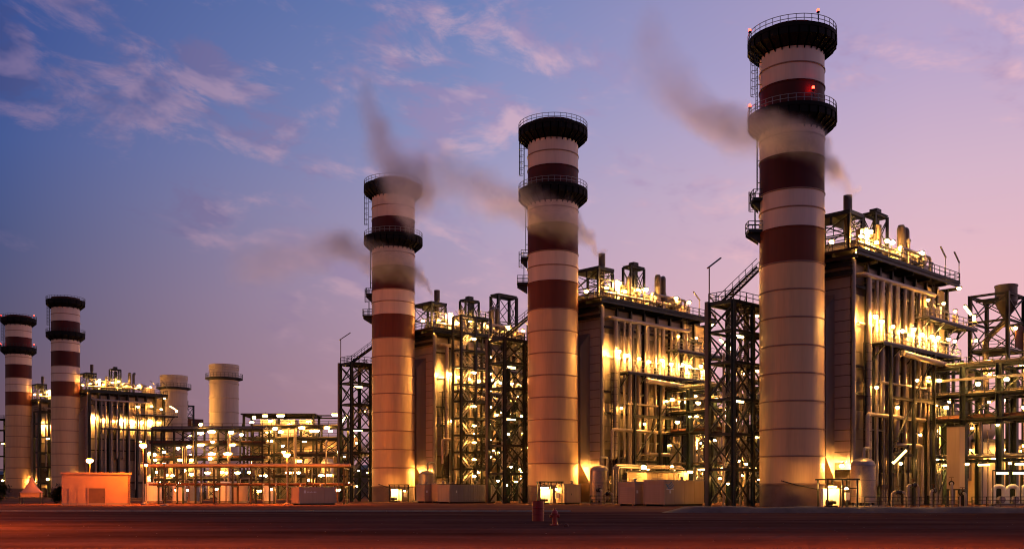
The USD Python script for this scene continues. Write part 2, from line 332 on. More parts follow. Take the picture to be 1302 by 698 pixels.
# ------------------------------------------------------------------ exhaust stacks
BANDS = [(0, 2.6, 'stack_base'), (2.6, 27.3, 'stack_shell'), (27.3, 31.2, 'stack_maroon_lit'), (31.2, 35.4, 'stack_cream'), (35.4, 39.3, 'stack_maroon'), (39.3, 44.2, 'stack_cream'), (44.2, 47.4, 'stack_maroon'), (47.4, 51.4, 'stack_cream'), (51.4, 53.9, 'stack_maroon')]
R = 3.6
def stack(k, lights=(), near=True):
    lab = {3: 'tallest-looking red and cream striped exhaust stack, at right, with a red light on its rim', 2: 'red and cream striped exhaust stack in the middle of the picture', 1: 'red and cream striped stack with steam drifting over its rim',
           4: 'right one of the two small far striped stacks at left', 5: 'farthest striped stack at the left edge, four red lights on its rings'}[k]
    x, y = UNIT[k]; t = thing('exhaust_stack', lab, 'chimney', (x, y, 0), 0, 'striped exhaust stacks')
    seg = 56 if near else 32
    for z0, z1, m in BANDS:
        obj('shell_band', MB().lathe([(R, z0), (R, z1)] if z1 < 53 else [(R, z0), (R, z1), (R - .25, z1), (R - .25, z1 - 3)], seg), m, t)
    obj('flue', MB().lathe([(R - .26, 50.9), (0, 50.9)], seg), 'flue_black', t)
    rings = [2.6, 5.7, 8.75, 11.85, 14.95, 18.05, 21.15, 24.25, 27.3, 31.2, 33.4, 35.4, 39.3, 41.6, 47.4, 49.4]
    for z in rings:
        m = next(m for a, b, m in BANDS if a <= z - .02 < b)
        obj('stiffener_ring', MB().lathe([(R + .002, z - .15), (R + .09, z - .13), (R + .09, z + .0), (R + .002, z + .03)], seg), 'ring_brown' if m not in ('stack_maroon', 'stack_maroon_lit') else m, t)
    for z in (44.3, 53.0):
        obj('platform', MB().lathe([(R + .01, z - .25), (4.95, z - .25), (4.95, z + .18), (4.9, z + .18), (4.9, z), (R + .01, z)], seg), 'collar_black', t)
        obj('ring_beam', MB().lathe([(4.45, z - .9), (4.62, z - .9), (4.62, z - .255), (4.45, z - .255), (4.45, z - .9)], seg), 'collar_black', t)
        obj('soffit', MB().lathe([(R + .03, z - 1.9), (R + .25, z - 1.8), (4.9, z - 1.0), (4.9, z - .255)], seg), 'collar_black', t)
        nb = 28 if near else 16
        for i in range(nb):
            a = 2 * PI * (i + .5) / nb; c, s_ = math.cos(a), math.sin(a); tv = np.array([-s_, c, 0]) * .05
            q = [np.array([c * r, s_ * r, zz]) for r, zz in ((R + .005, z - .26), (4.96, z - .26), (4.96, z - 1.02), (R + .005, z - 2.2))]
            mb = MB()
            for sg in (1, -1):
                pts = [p + tv * sg for p in (q if sg > 0 else q[::-1])]; mb.raw(pts, [tv * sg / .05] * 4, [[0, 2, 1], [0, 3, 2]])
            mb.raw([q[1] - tv, q[1] + tv, q[2] + tv, q[2] - tv], [(c, s_, 0)] * 4, [[0, 1, 2], [0, 2, 3]]); mb.raw([q[2] - tv, q[2] + tv, q[3] + tv, q[3] - tv], [(c * .7, s_ * .7, -.7)] * 4, [[0, 1, 2], [0, 2, 3]])
            obj('bracket', mb, 'collar_black', t)
        n = 36; rl = MB()
        for i in range(n):
            a, b = 2 * PI * i / n, 2 * PI * (i + 1) / n; p, q = np.array([4.9 * math.cos(a), 4.9 * math.sin(a), z]), np.array([4.9 * math.cos(b), 4.9 * math.sin(b), z])
            rl.bar(p, p + (0, 0, 1.0), .06)
            for hh in (.55, 1.0): rl.bar(p + (0, 0, hh), q + (0, 0, hh), .055)
        obj('railing', rl, 'galvanised' if near else 'dark_steel', t)
    # ladder with cage on the left side, small landings below
    def ladder(ang, r0, z0, z1, hoops=True):
        c, s_ = math.cos(ang), math.sin(ang); o, tg = np.array([c * r0, s_ * r0, 0]), np.array([-s_, c, 0]); ou = np.array([c, s_, 0]); m = MB()
        for sg in (-1, 1): m.bar(o + tg * .28 * sg + (0, 0, z0), o + tg * .28 * sg + (0, 0, z1), .07)
        for z in np.arange(z0 + .3, z1, .45): m.bar(o - tg * .28 + (0, 0, z), o + tg * .28 + (0, 0, z), .04)
        if hoops:
            hp = [o + tg * .45 * math.cos(a) + ou * (.1 + .62 * math.sin(a)) for a in np.linspace(0, PI, 7)]
            for z in np.arange(z0 + 2.2, z1, .9):
                for a, b in zip(hp, hp[1:]): m.bar(a + (0, 0, z), b + (0, 0, z), .05)
            for a in hp[1:-1]: m.bar(a + (0, 0, z0 + 2.2), a + (0, 0, z1), .045)
        for z in np.arange(z0 + 1, z1, 2.5): m.bar(o + (0, 0, z), np.array([c * R, s_ * R, z]), .08)
        obj('ladder', m, 'dark_steel', t)
    ladder(PI + .12, R + .55, 44.5, 52.8); 
    if near:
        ladder(PI - .05, R + .55, 31.6, 36.0); ladder(PI - .05, R + .3, 36.0, 43.9, False)
        for z, w in ((31.3, 1.5), (34.9, .95)):
            obj('landing', MB().box((-R - w, -.8, z - .14), (-R + .05, .9, z)).prism([(-R - .05, z - .15), (-R - w, z - .15), (-R - w, z - .4), (-R - .05, z - 1.3)], -.1, .0).prism([(-R - .05, z - .15), (-R - w, z - .15), (-R - w, z - .4), (-R - .05, z - 1.3)], .7, .8), 'dark_steel', t)
            obj('railing', rail_mesh([(-R + .1, -.75, z), (-R - w, -.75, z), (-R - w, .85, z), (-R + .1, .85, z)], 1.1, .8), 'dark_steel', t)
        obj('cable_pipe', MB().pipe([(-R * .55 - .1, -R * .9, 2.9), (-.5, -R - .4, 2.4), (2.2, -R * .9, 1.9)], .06, 6), 'dark_steel', t)
    for ang, z, rr in lights:
        p = np.array([rr * math.cos(ang), rr * math.sin(ang), z]); o = obj('warning_light', MB().bar(p - (0, 0, .95), p - (0, 0, .1), .07).box(p - (.14, .14, .16), p + (.14, .14, 0)), 'dark_steel', t)
        obj('lens', MB().lathe([(.14, .0), (.17, .2), (.1, .32), (0, .34)], 8, p), 'lamp_red', o)
    return t
LIT = ((math.radians(-68), 54.5, 4.6), (math.radians(-72), 46.1, R + .55), (math.radians(186), 54.0, 4.95), (math.radians(186), 45.4, 4.95))
stack(3, LIT)
stack(2); stack(1)
stack(4, (), False)
stack(5, tuple((a, z, 5.0) for a in (math.radians(190), math.radians(-8)) for z in (54.0, 45.4)), False)

# ------------------------------------------------------------------ heat recovery boilers
def boiler(k, near=True):
    x, y = UNIT[k]; r = random.Random(100 + k)
    lab = {3: 'large lamp-lit boiler block with pipes and platforms, right of the tallest stack', 2: 'lamp-lit boiler block with vertical pipes, right of the middle stack', 1: 'boiler block behind the stair tower, right of the steaming stack',
           4: 'small far boiler block with a row of white-lit bays, left of the plain buff stacks', 5: 'far boiler block mostly hidden behind the two small striped stacks'}[k]
    t = thing('boiler_block', lab, 'boiler', (x, y, 0), AXIS, 'boiler blocks beside the stacks')
    if not near: UsdGeom.Xformable(t).AddScaleOp().Set((.84, 1, 1))
    obj('casing', MB().box((5.15, -4.45, 4.2), (30, 4.45, 28.0)), 'cladding_dark', t)
    obj('foundation', MB().box((8.0, -4.3, 0), (29.8, 4.3, 4.15)), 'concrete', t)
    # wall towards the stack: long boards with open joints
    n = 18 if near else 8; hh = (27.6 - 5.0) / n
    for i in range(n):
        z = 5.0 + i * hh; obj('casing_panel', MB().box((4.96 - r.uniform(0, .04), -4.55, z + .05), (5.14, 4.55, z + hh - .05)), 'cladding_pale', t)
    obj('outlet_duct', MB().prism([(3.0, 5.6), (4.95, 3.0), (4.95, 24.5), (3.0, 22.5)], -2.6, 2.6), 'cladding', t)
    obj('duct_skirt', MB().prism([(4.2, 2.9), (7.5, 2.9), (7.5, .6), (6.6, .2)], -4.3, 4.3), 'cladding', t)
    # side wall bays
    cols = [5.2 + 3.1 * i for i in range(9)]
    for i, (a, b) in enumerate(zip(cols, cols[1:])):
        m = 7 if near else 4; dz = 23.4 / m
        for j in range(m):
            z = 4.4 + j * dz; w = r.uniform(0, .03)
            obj('casing_panel', MB().box((a + .05, -4.58 - w, z + .03), (b - .05, -4.46, z + dz - .03)), 'panel_yellow' if near and a > 23 and j < 4 else 'cladding' if r.random() < (.6 if near else .7) else 'cladding_dark', t)  # lower panels by the rack: strong lamp light put into their yellow
    for u in cols: obj('column', MB().hbeam((u, -4.85, 0), (u, -4.85, 28.2), .34, .4, (0, 1, 0)) if near else MB().box((u - .22, -5.9, 0), (u + .22, -4.6, 28.2)), 'pipe_cladding' if near and u < 6 else 'dark_steel', t)
    for u in (5.2, 14.5, 30.0): obj('column', MB().hbeam((u, 4.85, 0), (u, 4.85, 28.2), .34, .4, (0, 1, 0)), 'dark_steel', t)
    for z in (4.1, 12.9, 16.0, 25.2):
        obj('girt', MB().hbeam((5.2, -5.12, z), (30, -5.12, z), .22, .3), 'dark_steel', t)
    # vertical pipes and headers
    obj('corner_pipe', MB().pipe([(4.75, -5.05, .4), (4.75, -5.05, 28.4), (4.75, -3.0, 28.4)], .26, 10), 'galvanised', t)
    obj('header_pipe', MB().pipe([(6.0, -4.7, 26.5), (6.0, -5.75, 26.5), (24.5, -5.75, 26.5), (24.5, -4.7, 26.5)], .3, 10), 'pipe_cladding', t)
    for u, rr in ((7.0, .3), (8.9, .2), (10.1, .34), (12.1, .3), (13.9, .34), (16.0, .22), (17.9, .3), (20.0, .2), (21.4, .3), (23.6, .24)):
        low = r.choice((2.2, 6.5, 8.0, 10.8)); obj('riser_pipe', MB().pipe([(u, -4.6, low), (u, -5.75, low), (u, -5.75, 26.2)], rr, 10), 'pipe_cladding', t)
    if near:
        for u, rr in ((7.9, .09), (8.2, .09), (11.2, .11), (12.9, .1), (14.9, .12), (16.6, .1), (20.2, .12), (22.3, .1)): obj('small_pipe', MB().pipe([(u, -5.45, .5), (u, -5.45, 25.9), (u, -4.6, 25.9)], rr, 6), 'galvanised', t)
        for i in range(16):
            u = r.uniform(6, 29.5); z0 = r.choice((.3, 4.2, 8.5)); z1 = r.choice((12.5, 16, 18.6, 24, 26)); obj('small_pipe', MB().pipe([(u, r.uniform(-5.5, -5.2), z0), (u, -5.4, z1), (u, -4.5, z1)], r.choice((.06, .08, .1)), 6), r.choice(('galvanised', 'dark_steel', 'pipe_cladding')), t)
        for u, z0, z1 in ((6.3, .2, 18.8), (27.6, 4.0, 18.8), (24.2, 19.0, 28.8)):
            m = MB().bar((u, -5.5, z0), (u, -5.5, z1), .07).bar((u + .5, -5.5, z0), (u + .5, -5.5, z1), .07)
            for z in np.arange(z0 + .3, z1, .4): m.bar((u, -5.5, z), (u + .5, -5.5, z), .04)
            for z in np.arange(z0 + 2.4, z1, 1.0): m.bar((u - .1, -5.5, z), (u - .1, -6.2, z), .05).bar((u - .1, -6.2, z), (u + .6, -6.2, z), .05).bar((u + .6, -6.2, z), (u + .6, -5.5, z), .05)
            obj('ladder', m, 'dark_steel', t)
        for z in (8.8, 20.9): obj('cable_tray', MB().box((5.4, -5.45, z), (29.6, -5.2, z + .16)), 'galvanised', t)
        obj('cable_tray', MB().box((12.6, -5.5, .4), (13.1, -5.3, 25)), 'galvanised', t)
        for u in (9.7, 15.2, 20.5, 25.8): obj('brace', MB().bar((u - 1.4, -5.1, 4.3), (u + 1.4, -5.1, 12.8), .16), 'dark_steel', t)
        obj('cross_pipe', MB().pipe([(5.6, -6.3, 6.4), (5.6, -6.3, 10.5), (20.5, -6.3, 10.5), (20.5, -4.6, 10.5)], .24, 10), 'pipe_cladding', t)
        obj('cross_pipe', MB().pipe([(13.5, -4.6, 7.2), (13.5, -6.5, 7.2), (19.0, -6.5, 7.2), (19.0, -6.5, .3)], .26, 10), 'pipe_cladding', t)
        obj('cross_pipe', MB().pipe([(9.0, -6.2, 14.4), (21.5, -6.2, 14.4), (21.5, -6.2, 1.2)], .15, 8), 'pipe_cladding', t)
        obj('cross_pipe', MB().pipe([(12.0, -7.4, 17.9), (24.0, -7.4, 17.5), (34.0, -7.4, 16.9), (36.0, -7.4, 16.9)], .36, 10), 'pipe_cladding', t)
    # platforms on the side
    def deck(u0, u1, v0, v1, z, brs, rails):
        obj('platform', MB().box((u0, v0, z - .1), (u1, v1, z)).box((u0, v0, z - .34), (u1, v0 + .1, z - .1)).box((u0, v1 - .1, z - .34), (u1, v1, z - .1)), 'grating', t)
        for u in brs: obj('bracket', MB().bar((u, v0 + .15, z - .36), (u, v1 + .05, z - 2.3), .13).bar((u, v0, z - .24), (u, v1, z - .24), .12, .2), 'dark_steel', t)
        obj('railing', rail_mesh(rails, 1.1, 1.4), 'galvanised', t)
    deck(8.2, 29.4, -7.0, -5.0, 18.9, (8.6, 12.5, 17, 21.5, 26, 29), [(8.25, -5.1, 18.9), (8.25, -6.95, 18.9), (29.35, -6.95, 18.9), (29.35, -5.1, 18.9)])
    deck(19.6, 34.0, -7.2, -5.0, 23.1, (20, 24, 28, 31), [(19.65, -5.1, 23.1), (19.65, -7.15, 23.1), (33.95, -7.15, 23.1), (33.95, -3, 23.1)])
    obj('platform', MB().box((30.1, -5.0, 23.0), (34.0, 4.0, 23.1)), 'grating', t)
    obj('bracket', MB().bar((33.6, -5, 22.9), (30.1, -5, 18.6), .2).bar((33.6, 3, 22.9), (30.1, 3, 18.6), .2), 'dark_steel', t)
    # roof deck
    obj('roof_deck', MB().box((3.6, -6.2, 28.95), (31.0, 6.2, 29.1)), 'grating', t)
    for v in (-6.1, -3, 0, 3, 6.1): obj('roof_beam', MB().hbeam((3.6, v, 28.66), (31, v, 28.66), .3, .5), 'dark_steel', t)
    for u in (3.7, 8.4, 13, 17.6, 22.2, 26.8, 30.9): obj('roof_beam', MB().hbeam((u, -6.1, 28.25), (u, 6.1, 28.25), .26, .4), 'dark_steel', t)
    if near:
        for u, z in ((4.2, 27.6), (4.3, 26.7)): obj('roof_beam', MB().hbeam((u, -5.2, z), (u, 5.5, z), .3, .5), 'dark_steel', t)
    obj('railing', rail_mesh([(3.65, 6.1, 29.1), (3.65, -6.15, 29.1), (30.95, -6.15, 29.1), (30.95, 6.1, 29.1)], 1.15, 1.5), 'dark_steel', t)
    for u in (26.5, 30.6): obj('lamp_pole', MB().bar((u, -6.2, 29.1), (u, -6.2, 31.7), .08).bar((u + .1, -6.2, 31.6), (u - 1.7, -6.3, 32.7), .18, .12), 'galvanised', t)
    # roof plant
    for u in (10.8, 18.4): 
        obj('steam_drum', MB().lathe([(0, -4.7), (.5, -4.6), (.85, -4.2), (.95, -3.8), (.95, 3.8), (.85, 4.2), (.5, 4.6), (0, 4.7)], 18, (u, 0, 31.0), 'y'), 'pipe_cladding', t)
        obj('saddle', MB().box((u - .8, -2.6, 29.1), (u + .8, -2.3, 30.3)).box((u - .8, 2.3, 29.1), (u + .8, 2.6, 30.3)), 'dark_steel', t)
    obj('roof_tank', MB().lathe([(0, -1.3), (.6, -1.2), (.95, -.8), (.95, .8), (.6, 1.2), (0, 1.3)], 16, (22.6, -4.2, 30.9), 'y'), 'pipe_cladding', t)
    obj('roof_box', MB().box((24.6, -3.6, 29.1), (27.6, -1.0, 31.0)), 'cladding', t)
    obj('roof_box', MB().box((13.6, 1.0, 29.1), (16.2, 4.0, 31.6)), 'cladding_dark', t)
    def frame(u0, u1, v0, v1, z0, z1, w=.26, cap=True):
        for u in (u0, u1):
            for v in (v0, v1): obj('frame_post', MB().hbeam((u, v, z0), (u, v, z1), w, w), 'dark_steel', t)
        m = MB()
        for v in (v0, v1): m.hbeam((u0, v, z1), (u1, v, z1), w, w * 1.2)
        for u in (u0, u1): m.hbeam((u, v0, z1 - .02), (u, v1, z1 - .02), w, w * 1.2)
        obj('frame_head', m, 'dark_steel', t); b = MB(); zm = z0 + (z1 - z0) * .42
        for v in (v0, v1): b.bar((u0, v, zm), (u1, v, z1 - .3), .1).bar((u1, v + .11, zm), (u0, v + .11, z1 - .3), .1).bar((u0, v, zm), (u1, v, zm), .14)
        for u in (u0, u1): b.bar((u, v0, zm), (u, v1, z1 - .3), .1).bar((u + .11, v1, zm), (u + .11, v0, z1 - .3), .1).bar((u, v0, zm), (u, v1, zm), .14)
        obj('frame_brace', b, 'dark_steel', t)
        if cap: obj('hoist', MB().box(((u0 + u1) / 2 - .55, (v0 + v1) / 2 - .5, z1), ((u0 + u1) / 2 + .55, (v0 + v1) / 2 + .5, z1 + .8)).box((u0, (v0 + v1) / 2 - .2, z1 - .25), (u1, (v0 + v1) / 2 + .2, z1 + .12)), 'dark_steel', t)
    frame(13.2, 16.3, -3.4, -1.9, 29.1, 35.4, .3)
    obj('hoist_drop', MB().box((14.5, -2.9, 29.1), (15.3, -2.4, 35.0)), 'dark_steel', t)
    # vent frame near the stack
    frame(4.6, 7.6, -4.6, 0.2, 29.1, 33.6, .3, False)
    obj('vent_deck', MB().box((4.4, -4.8, 33.4), (7.8, .4, 33.85)).box((4.4, -2.6, 32.5), (7.8, -2.3, 33.4)), 'dark_steel', t)
    obj('railing', rail_mesh([(4.4, -4.75, 32.0), (7.75, -4.75, 32.0), (7.75, .35, 32.0)], 1.1, 1.2), 'dark_steel', t)
    obj('vent_pipe', MB().lathe([(.42, 31), (.42, 34.4), (.5, 34.4), (.5, 36.2), (.4, 36.2), (.4, 34.5)], 18, (6.9, -3.2, 0)), 'cladding_dark', t)
    obj('silencer', MB().lathe([(.3, 29.1), (.3, 30.2), (.5, 30.6), (.5, 34.4), (.36, 34.8), (0, 34.8)], 16, (19.0, -3.9, 0)), 'cladding_dark', t)
    obj('silencer', MB().pipe([(20.3, -3.9, 29.1), (20.3, -3.9, 34.4), (20.9, -3.4, 34.6)], .42, 14), 'cladding_dark', t)
    obj('relief_pipe', MB().lathe([(.38, 29.1), (.38, 33.1), (.28, 33.1)], 14, (10.8, -5.0, 0)), 'cladding_dark', t)
    obj('relief_pipe', MB().lathe([(.4, 29.1), (.4, 32.4), (.3, 32.4)], 14, (8.7, -4.6, 0)), 'white_paint', t)
    obj('roof_pipe', MB().pipe([(5, -5.3, 30.1), (16, -5.3, 30.1), (16, -5.3, 31.3), (24, -5.3, 31.3), (24, -5.3, 29.2)], .2, 8), 'pipe_cladding', t)
    obj('roof_pipe', MB().pipe([(9, -4.4, 29.1), (9, -4.4, 31.8), (12.5, -4.4, 31.8), (12.5, -3.0, 31.4)], .22, 8), 'pipe_cladding', t)
    obj('roof_pipe', MB().pipe([(17, 2, 29.1), (17, -4.6, 30.4), (22, -4.6, 30.4)], .25, 8), 'pipe_cladding', t)
    if near:
        for i in range(7):
            u = 7 + i * 3.1 + r.uniform(-.5, .5); v = -4.9 + r.uniform(-.3, .6); h = r.uniform(.7, 1.7); obj('valve', MB().tube((u, v, 29.1), (u, v, 29.1 + h), .12, 8).lathe([(.26, -.06), (.26, .06)], 8, (u, v, 29.1 + h)).lathe([(0, -.06), (.26, -.06)], 8, (u, v, 29.1 + h)).lathe([(.26, .06), (0, .06)], 8, (u, v, 29.1 + h)).box((u - .3, v - .2, 29.1 + h * .4), (u + .3, v + .2, 29.1 + h * .7)), 'pipe_cladding', t)
    if k == 1: frame(21.2, 25.8, -3.2, -1.2, 29.1, 37.4, .42, False)
    # inlet duct down to the turbine
    obj('inlet_duct', MB().prism([(30.05, 4.4), (30.05, 17.4), (41, 9.6), (41, 3.2)], -3.6, 3.6), 'cladding', t)
    for u, zt, zb in ((32.2, 15.9, 4.2), (34.6, 14.2, 4.0), (37.0, 12.5, 3.7), (39.4, 10.8, 3.5)):
        obj('duct_rib', MB().box((u - .1, -3.85, zb), (u + .1, -3.61, zt)).box((u - .1, -3.85, zt), (u + .1, 3.7, zt + .22)), 'dark_steel', t)
    if near:
        for u in (9.6, 15.4, 21.0, 26.6, 29.2): obj('outer_column', MB().hbeam((u, -7.15, 0), (u, -7.15, 18.6), .32, .36, (0, 1, 0)), 'dark_steel', t)
        for a, b, z in ((9.6, 15.4, 12.6), (15.4, 21.0, 12.6), (21.0, 26.6, 12.6), (26.6, 29.2, 12.6), (9.6, 15.4, 6.0), (21.0, 26.6, 6.0), (26.6, 29.2, 6.0)): obj('outer_beam', MB().hbeam((a + .2, -7.15, z), (b - .2, -7.15, z), .22, .34), 'dark_steel', t)
        for a, b, z0, z1 in ((15.4, 21.0, 12.8, 18.4), (21.0, 26.6, .2, 5.8), (26.6, 29.2, 6.2, 12.4), (9.6, 15.4, 6.2, 12.4)): obj('outer_brace', MB().bar((a, -7.15, z0), (b, -7.15, z1), .15), 'dark_steel', t)
        obj('gallery', MB().box((15.6, -7.1, 12.74), (29.0, -5.9, 12.82)), 'grating', t); obj('railing', rail_mesh([(15.6, -7.05, 12.82), (29.0, -7.05, 12.82)], 1.1, 1.4), 'dark_steel', t)
        for i in range(12):
            u = r.uniform(9, 29); z, v = r.choice(((18.9, -6.0), (12.82, -6.4), (23.1, -6.2))) ; u = max(u, 20.5) if z > 20 else max(u, 16) if z < 15 else u; w, h = r.uniform(.35, .9), r.uniform(.8, 1.9)
            obj('junction_box', MB().box((u, v - .2, z + .25), (u + w, v + .2, z + .25 + h)).box((u + .08, v - .14, z), (u + .16, v + .14, z + .25)).box((u + w - .16, v - .14, z), (u + w - .08, v + .14, z + .25)), r.choice(('cabin_grey', 'cladding', 'dark_steel', 'white_paint')), t)
        for i in range(22):
            u, v = r.uniform(5, 28), r.uniform(-5.2, 1.5); h = r.choice((.8, 1.2, 1.6, 2.2, 2.8, 3.4)); kind = r.random()
            if kind < .4: obj('roof_pipe', MB().pipe([(u, v, 29.1), (u, v, 29.1 + h), (u + r.uniform(.8, 2.6), v, 29.1 + h), (u + 2.7, v, 29.2)], r.choice((.1, .14, .2, .28)), 8), r.choice(('pipe_cladding', 'galvanised', 'cladding_dark')), t)
            elif kind < .7: w = r.uniform(.5, 1.3); obj('roof_unit', MB().box((u, v, 29.1), (u + w, v + w, 29.1 + h)).box((u - .05, v - .05, 29.1 + h), (u + w + .05, v + w + .05, 29.16 + h)), r.choice(('cladding_dark', 'dark_steel', 'cladding')), t)
            else: obj('roof_vent', MB().lathe([(.16, 29.1), (.16, 29.1 + h), (.28, 29.1 + h), (.24, 29.4 + h), (0, 29.45 + h)], 10, (u, v, 0)), r.choice(('galvanised', 'cladding_dark')), t)
    # lamps
    J = lambda s=.15: r.uniform(-s, s)
    for u, v, z, m in ((5.2, -5.7, 30.6, 'lamp_warm'), (8.0, -5.5, 31.6, 'lamp_flood'), (9.6, -5.4, 30.7, 'lamp_warm'), (12.6, -5.2, 31.4, 'lamp_warm'), (15.2, -4.6, 32.0, 'lamp_flood'), (16.8, -4.8, 31.5, 'lamp_hot'), (21.4, -5.4, 31.3, 'lamp_flood'), (25.8, -4.8, 31.2, 'lamp_warm'), (4.4, -2.5, 30.6, 'lamp_warm'), (11.8, -2.0, 30.5, 'lamp_warm'), (20.5, -2.2, 30.9, 'lamp_warm')):
        if k in (3,) and u > 25: continue
        lamp(t, (u + J(), v, z + J()), m, .66, .45, .36, (u, v + .5, 29.1 + .02))
    lamp(t, (4.72, -5.5, 28.75), 'lamp_warm', .3, .3, .3)
    q = 1.0 if near else 1.7
    for u, z, m in ((6.9, 21.6, 'lamp_flood'), (8.6, 21.2, 'lamp_flood'), (11.2, 21.0, 'lamp_warm'), (13.6, 20.8, 'lamp_hot'), (16.6, 21.2, 'lamp_flood'), (18.8, 20.9, 'lamp_flood'), (21.6, 21.0, 'lamp_hot'), (23.4, 21.0, 'lamp_flood'), (26.4, 21.1, 'lamp_flood'), (28.4, 21.0, 'lamp_hot')):
        if not near:
            u = min(cols[:-1], key=lambda c: abs(c + 1.5 - u)) + 1.55; m = 'lamp_flood' if m == 'lamp_flood' else 'lamp_hot'
        lamp(t, (u + J(), -6.6 if near else -5.5, z + J(.1)), m, .62 * q, .36 * q, .34 * q, (u, -6.95, z - 1.0))
    for u, z, m in ((20.6, 25.2, 'lamp_warm'), (25.0, 25.4, 'lamp_hot'), (28.4, 25.0, 'lamp_warm')): lamp(t, (u + J(), -6.6, z + J()), m, .5 * q, .36 * q, .3 * q, (u, -7.1, z - 1))
    if near:
        for u, z in ((7.4, 13.6), (12.6, 11.6), (17.8, 15.2), (22.6, 15.4), (13.4, 5.0), (18.6, 8.6)): lamp(t, (u, -6.5, z), 'lamp_hot', .46, .36, .3, (u, -7.0, z + .6))  # lower lamps added to brighten this part of the side wall
    lamp(t, (29.6, -6.6, 28.0), 'lamp_warm', .6, .5, .3, (29.6, -6.1, 28.4))
    lamp(t, (33.6, -6.9, 24.6), 'lamp_warm', .55, .4, .8, (33.9, -7.1, 25.3))
    tube_lamp(t, (31.4, -6.6, 25.9), (33.3, -6.6, 25.1), 'lamp_tube', .2)
    for u, v, z, m in ((21.6, -6.0, 15.6, 'lamp_warm'), (25.0, -5.6, 12.6, 'lamp_flood'), (25.4, -5.5, 5.6, 'lamp_flood'), (27.6, -5.5, 9.4, 'lamp_flood'), (28.6, -5.4, 4.4, 'lamp_hot'), (29.2, -5.5, 13.8, 'lamp_hot'), (23.6, -5.6, 9.0, 'lamp_warm'), (33.6, -4.5, 8.5, 'lamp_hot'), (36.5, -4.5, 5.5, 'lamp_hot')):
        lamp(t, (u + J(), v, z + J()), m, .5, .36, .24, (u, v + .6, z + .3))
    lamp(t, (4.0, -4.0, 4.6), 'lamp_flood', .5, .4, .36, (4.95, -4.0, 5.2))
    return t
for k in (3, 2, 1): boiler(k)
for k in (4, 5): boiler(k, False)

# ------------------------------------------------------------------ access towers beside the stacks
def access_tower(k, near=True):
    lab = {3: 'tall dark lattice stair tower left of the tallest stack', 2: 'dark lattice tower left of the middle stack, beside the stair tower', 1: 'dark lattice tower left of the steaming stack',
           4: 'far lattice tower between the two small striped stacks', 5: 'far lattice tower at the very left edge of the picture'}[k]
    t = thing('access_tower', lab, 'steel tower', world(k, -1.2, 5.7), AXIS, 'lattice towers beside the stacks')
    us, vs, zs = (-4.5, -.6, 3.4), (-1.7, 1.7), (4.4, 8.4, 12.4, 16.6, 20.2, 23.4)
    lattice(t, us, vs, zs, .42, 'green_steel', near, bw=.15)
    obj('leg_casing', MB().box((-4.85, 1.55, 0), (-4.45, 2.0, 23.6)), 'cladding_dark', t)
    for i, z in enumerate(zs):
        obj('floor', MB().box((-4.3 if i % 2 else -.5, -1.55, z - .05), (3.3, 1.55, z + .02)), 'grating', t)
        if i < len(zs) - 1 and near:
            a, b = ((-.2, 3.0) if i % 2 else (3.0, -.2)); obj('stair', stair_mesh((a, .8, z), (b, .8, zs[i + 1]), .9), 'galvanised', t)
            if i % 2 == 0: obj('stair', stair_mesh((-4.0, -.7, z), (-.9, -.7, zs[i + 1]), .9), 'galvanised', t)
    obj('railing', rail_mesh([(3.4, -1.7, 23.4), (-4.5, -1.7, 23.4), (-4.5, 1.7, 23.4), (3.4, 1.7, 23.4)], 1.15, 1.3), 'dark_steel', t)
    if near:
        obj('stair', stair_mesh((-3.4, 0.6, 23.4), (4.6, 0.6, 29.0), 1.0), 'grating', t)
        obj('lamp_pole', MB().bar((-4.5, 1.6, 23.4), (-4.5, 1.6, 27.6), .1).bar((-4.7, 1.7, 27.5), (-2.8, 1.2, 28.9), .24, .14), 'galvanised', t)
        for z in (8.4, 16.6): obj('knee_brace', MB().pipe([(-4.4, -1.72, z - .3), (-3.2, -1.72, z - .5), (-1.0, -1.72, z - 2.2), (-.7, -1.72, z - 3.6)], .12, 6), 'green_steel', t)
        for u in (1.2, 2.2, -2.2): obj('riser_pipe', MB().tube((u, 1.2, 0), (u, 1.2, 20 + u), .16, 8), 'pipe_cladding', t)
        for p, q in (((-3.9, -1.5, 19.4), (-2.3, -1.5, 19.4)), ((-3.9, -1.5, 12.0), (-2.3, -1.5, 12.0))): tube_lamp(t, p, q, 'lamp_tube', .17)
        for u, v, z in ((.6, -1.5, 22.2), (-1.0, -.6, 15.4), (.8, -1.4, 15.8), (-3.0, -.9, 9.9), (-4.0, 1.2, 7.6), (.5, -1.5, 8.0), (-.6, -.8, 4.9), (-3.4, .9, 3.2), (-1.6, 1.0, 2.6), (1.5, 1.2, 3.6), (-2.9, -1.3, 5.2), (-2.0, 1.3, 11.2), (2.2, -1.2, 11.6)):
            lamp(t, (u, v, z), 'lamp_soft', .42, .34, .26, (u, v + .3, z + .6))
    else:
        for u, v, z in ((.6, -1.5, 20.5), (-2.0, -1.5, 16.0), (1.2, -1.5, 12.2), (2.0, -1.5, 8.0), (-2, -1.5, 5.0), (3.0, -1.6, 3.0), (0, -1.6, 6.6)): lamp(t, (u, v, z), 'lamp_soft', .8, .5, .5, (u, v + .3, z + .6))
for k in (3, 2, 1): access_tower(k)
for k in (4, 5): access_tower(k, False)

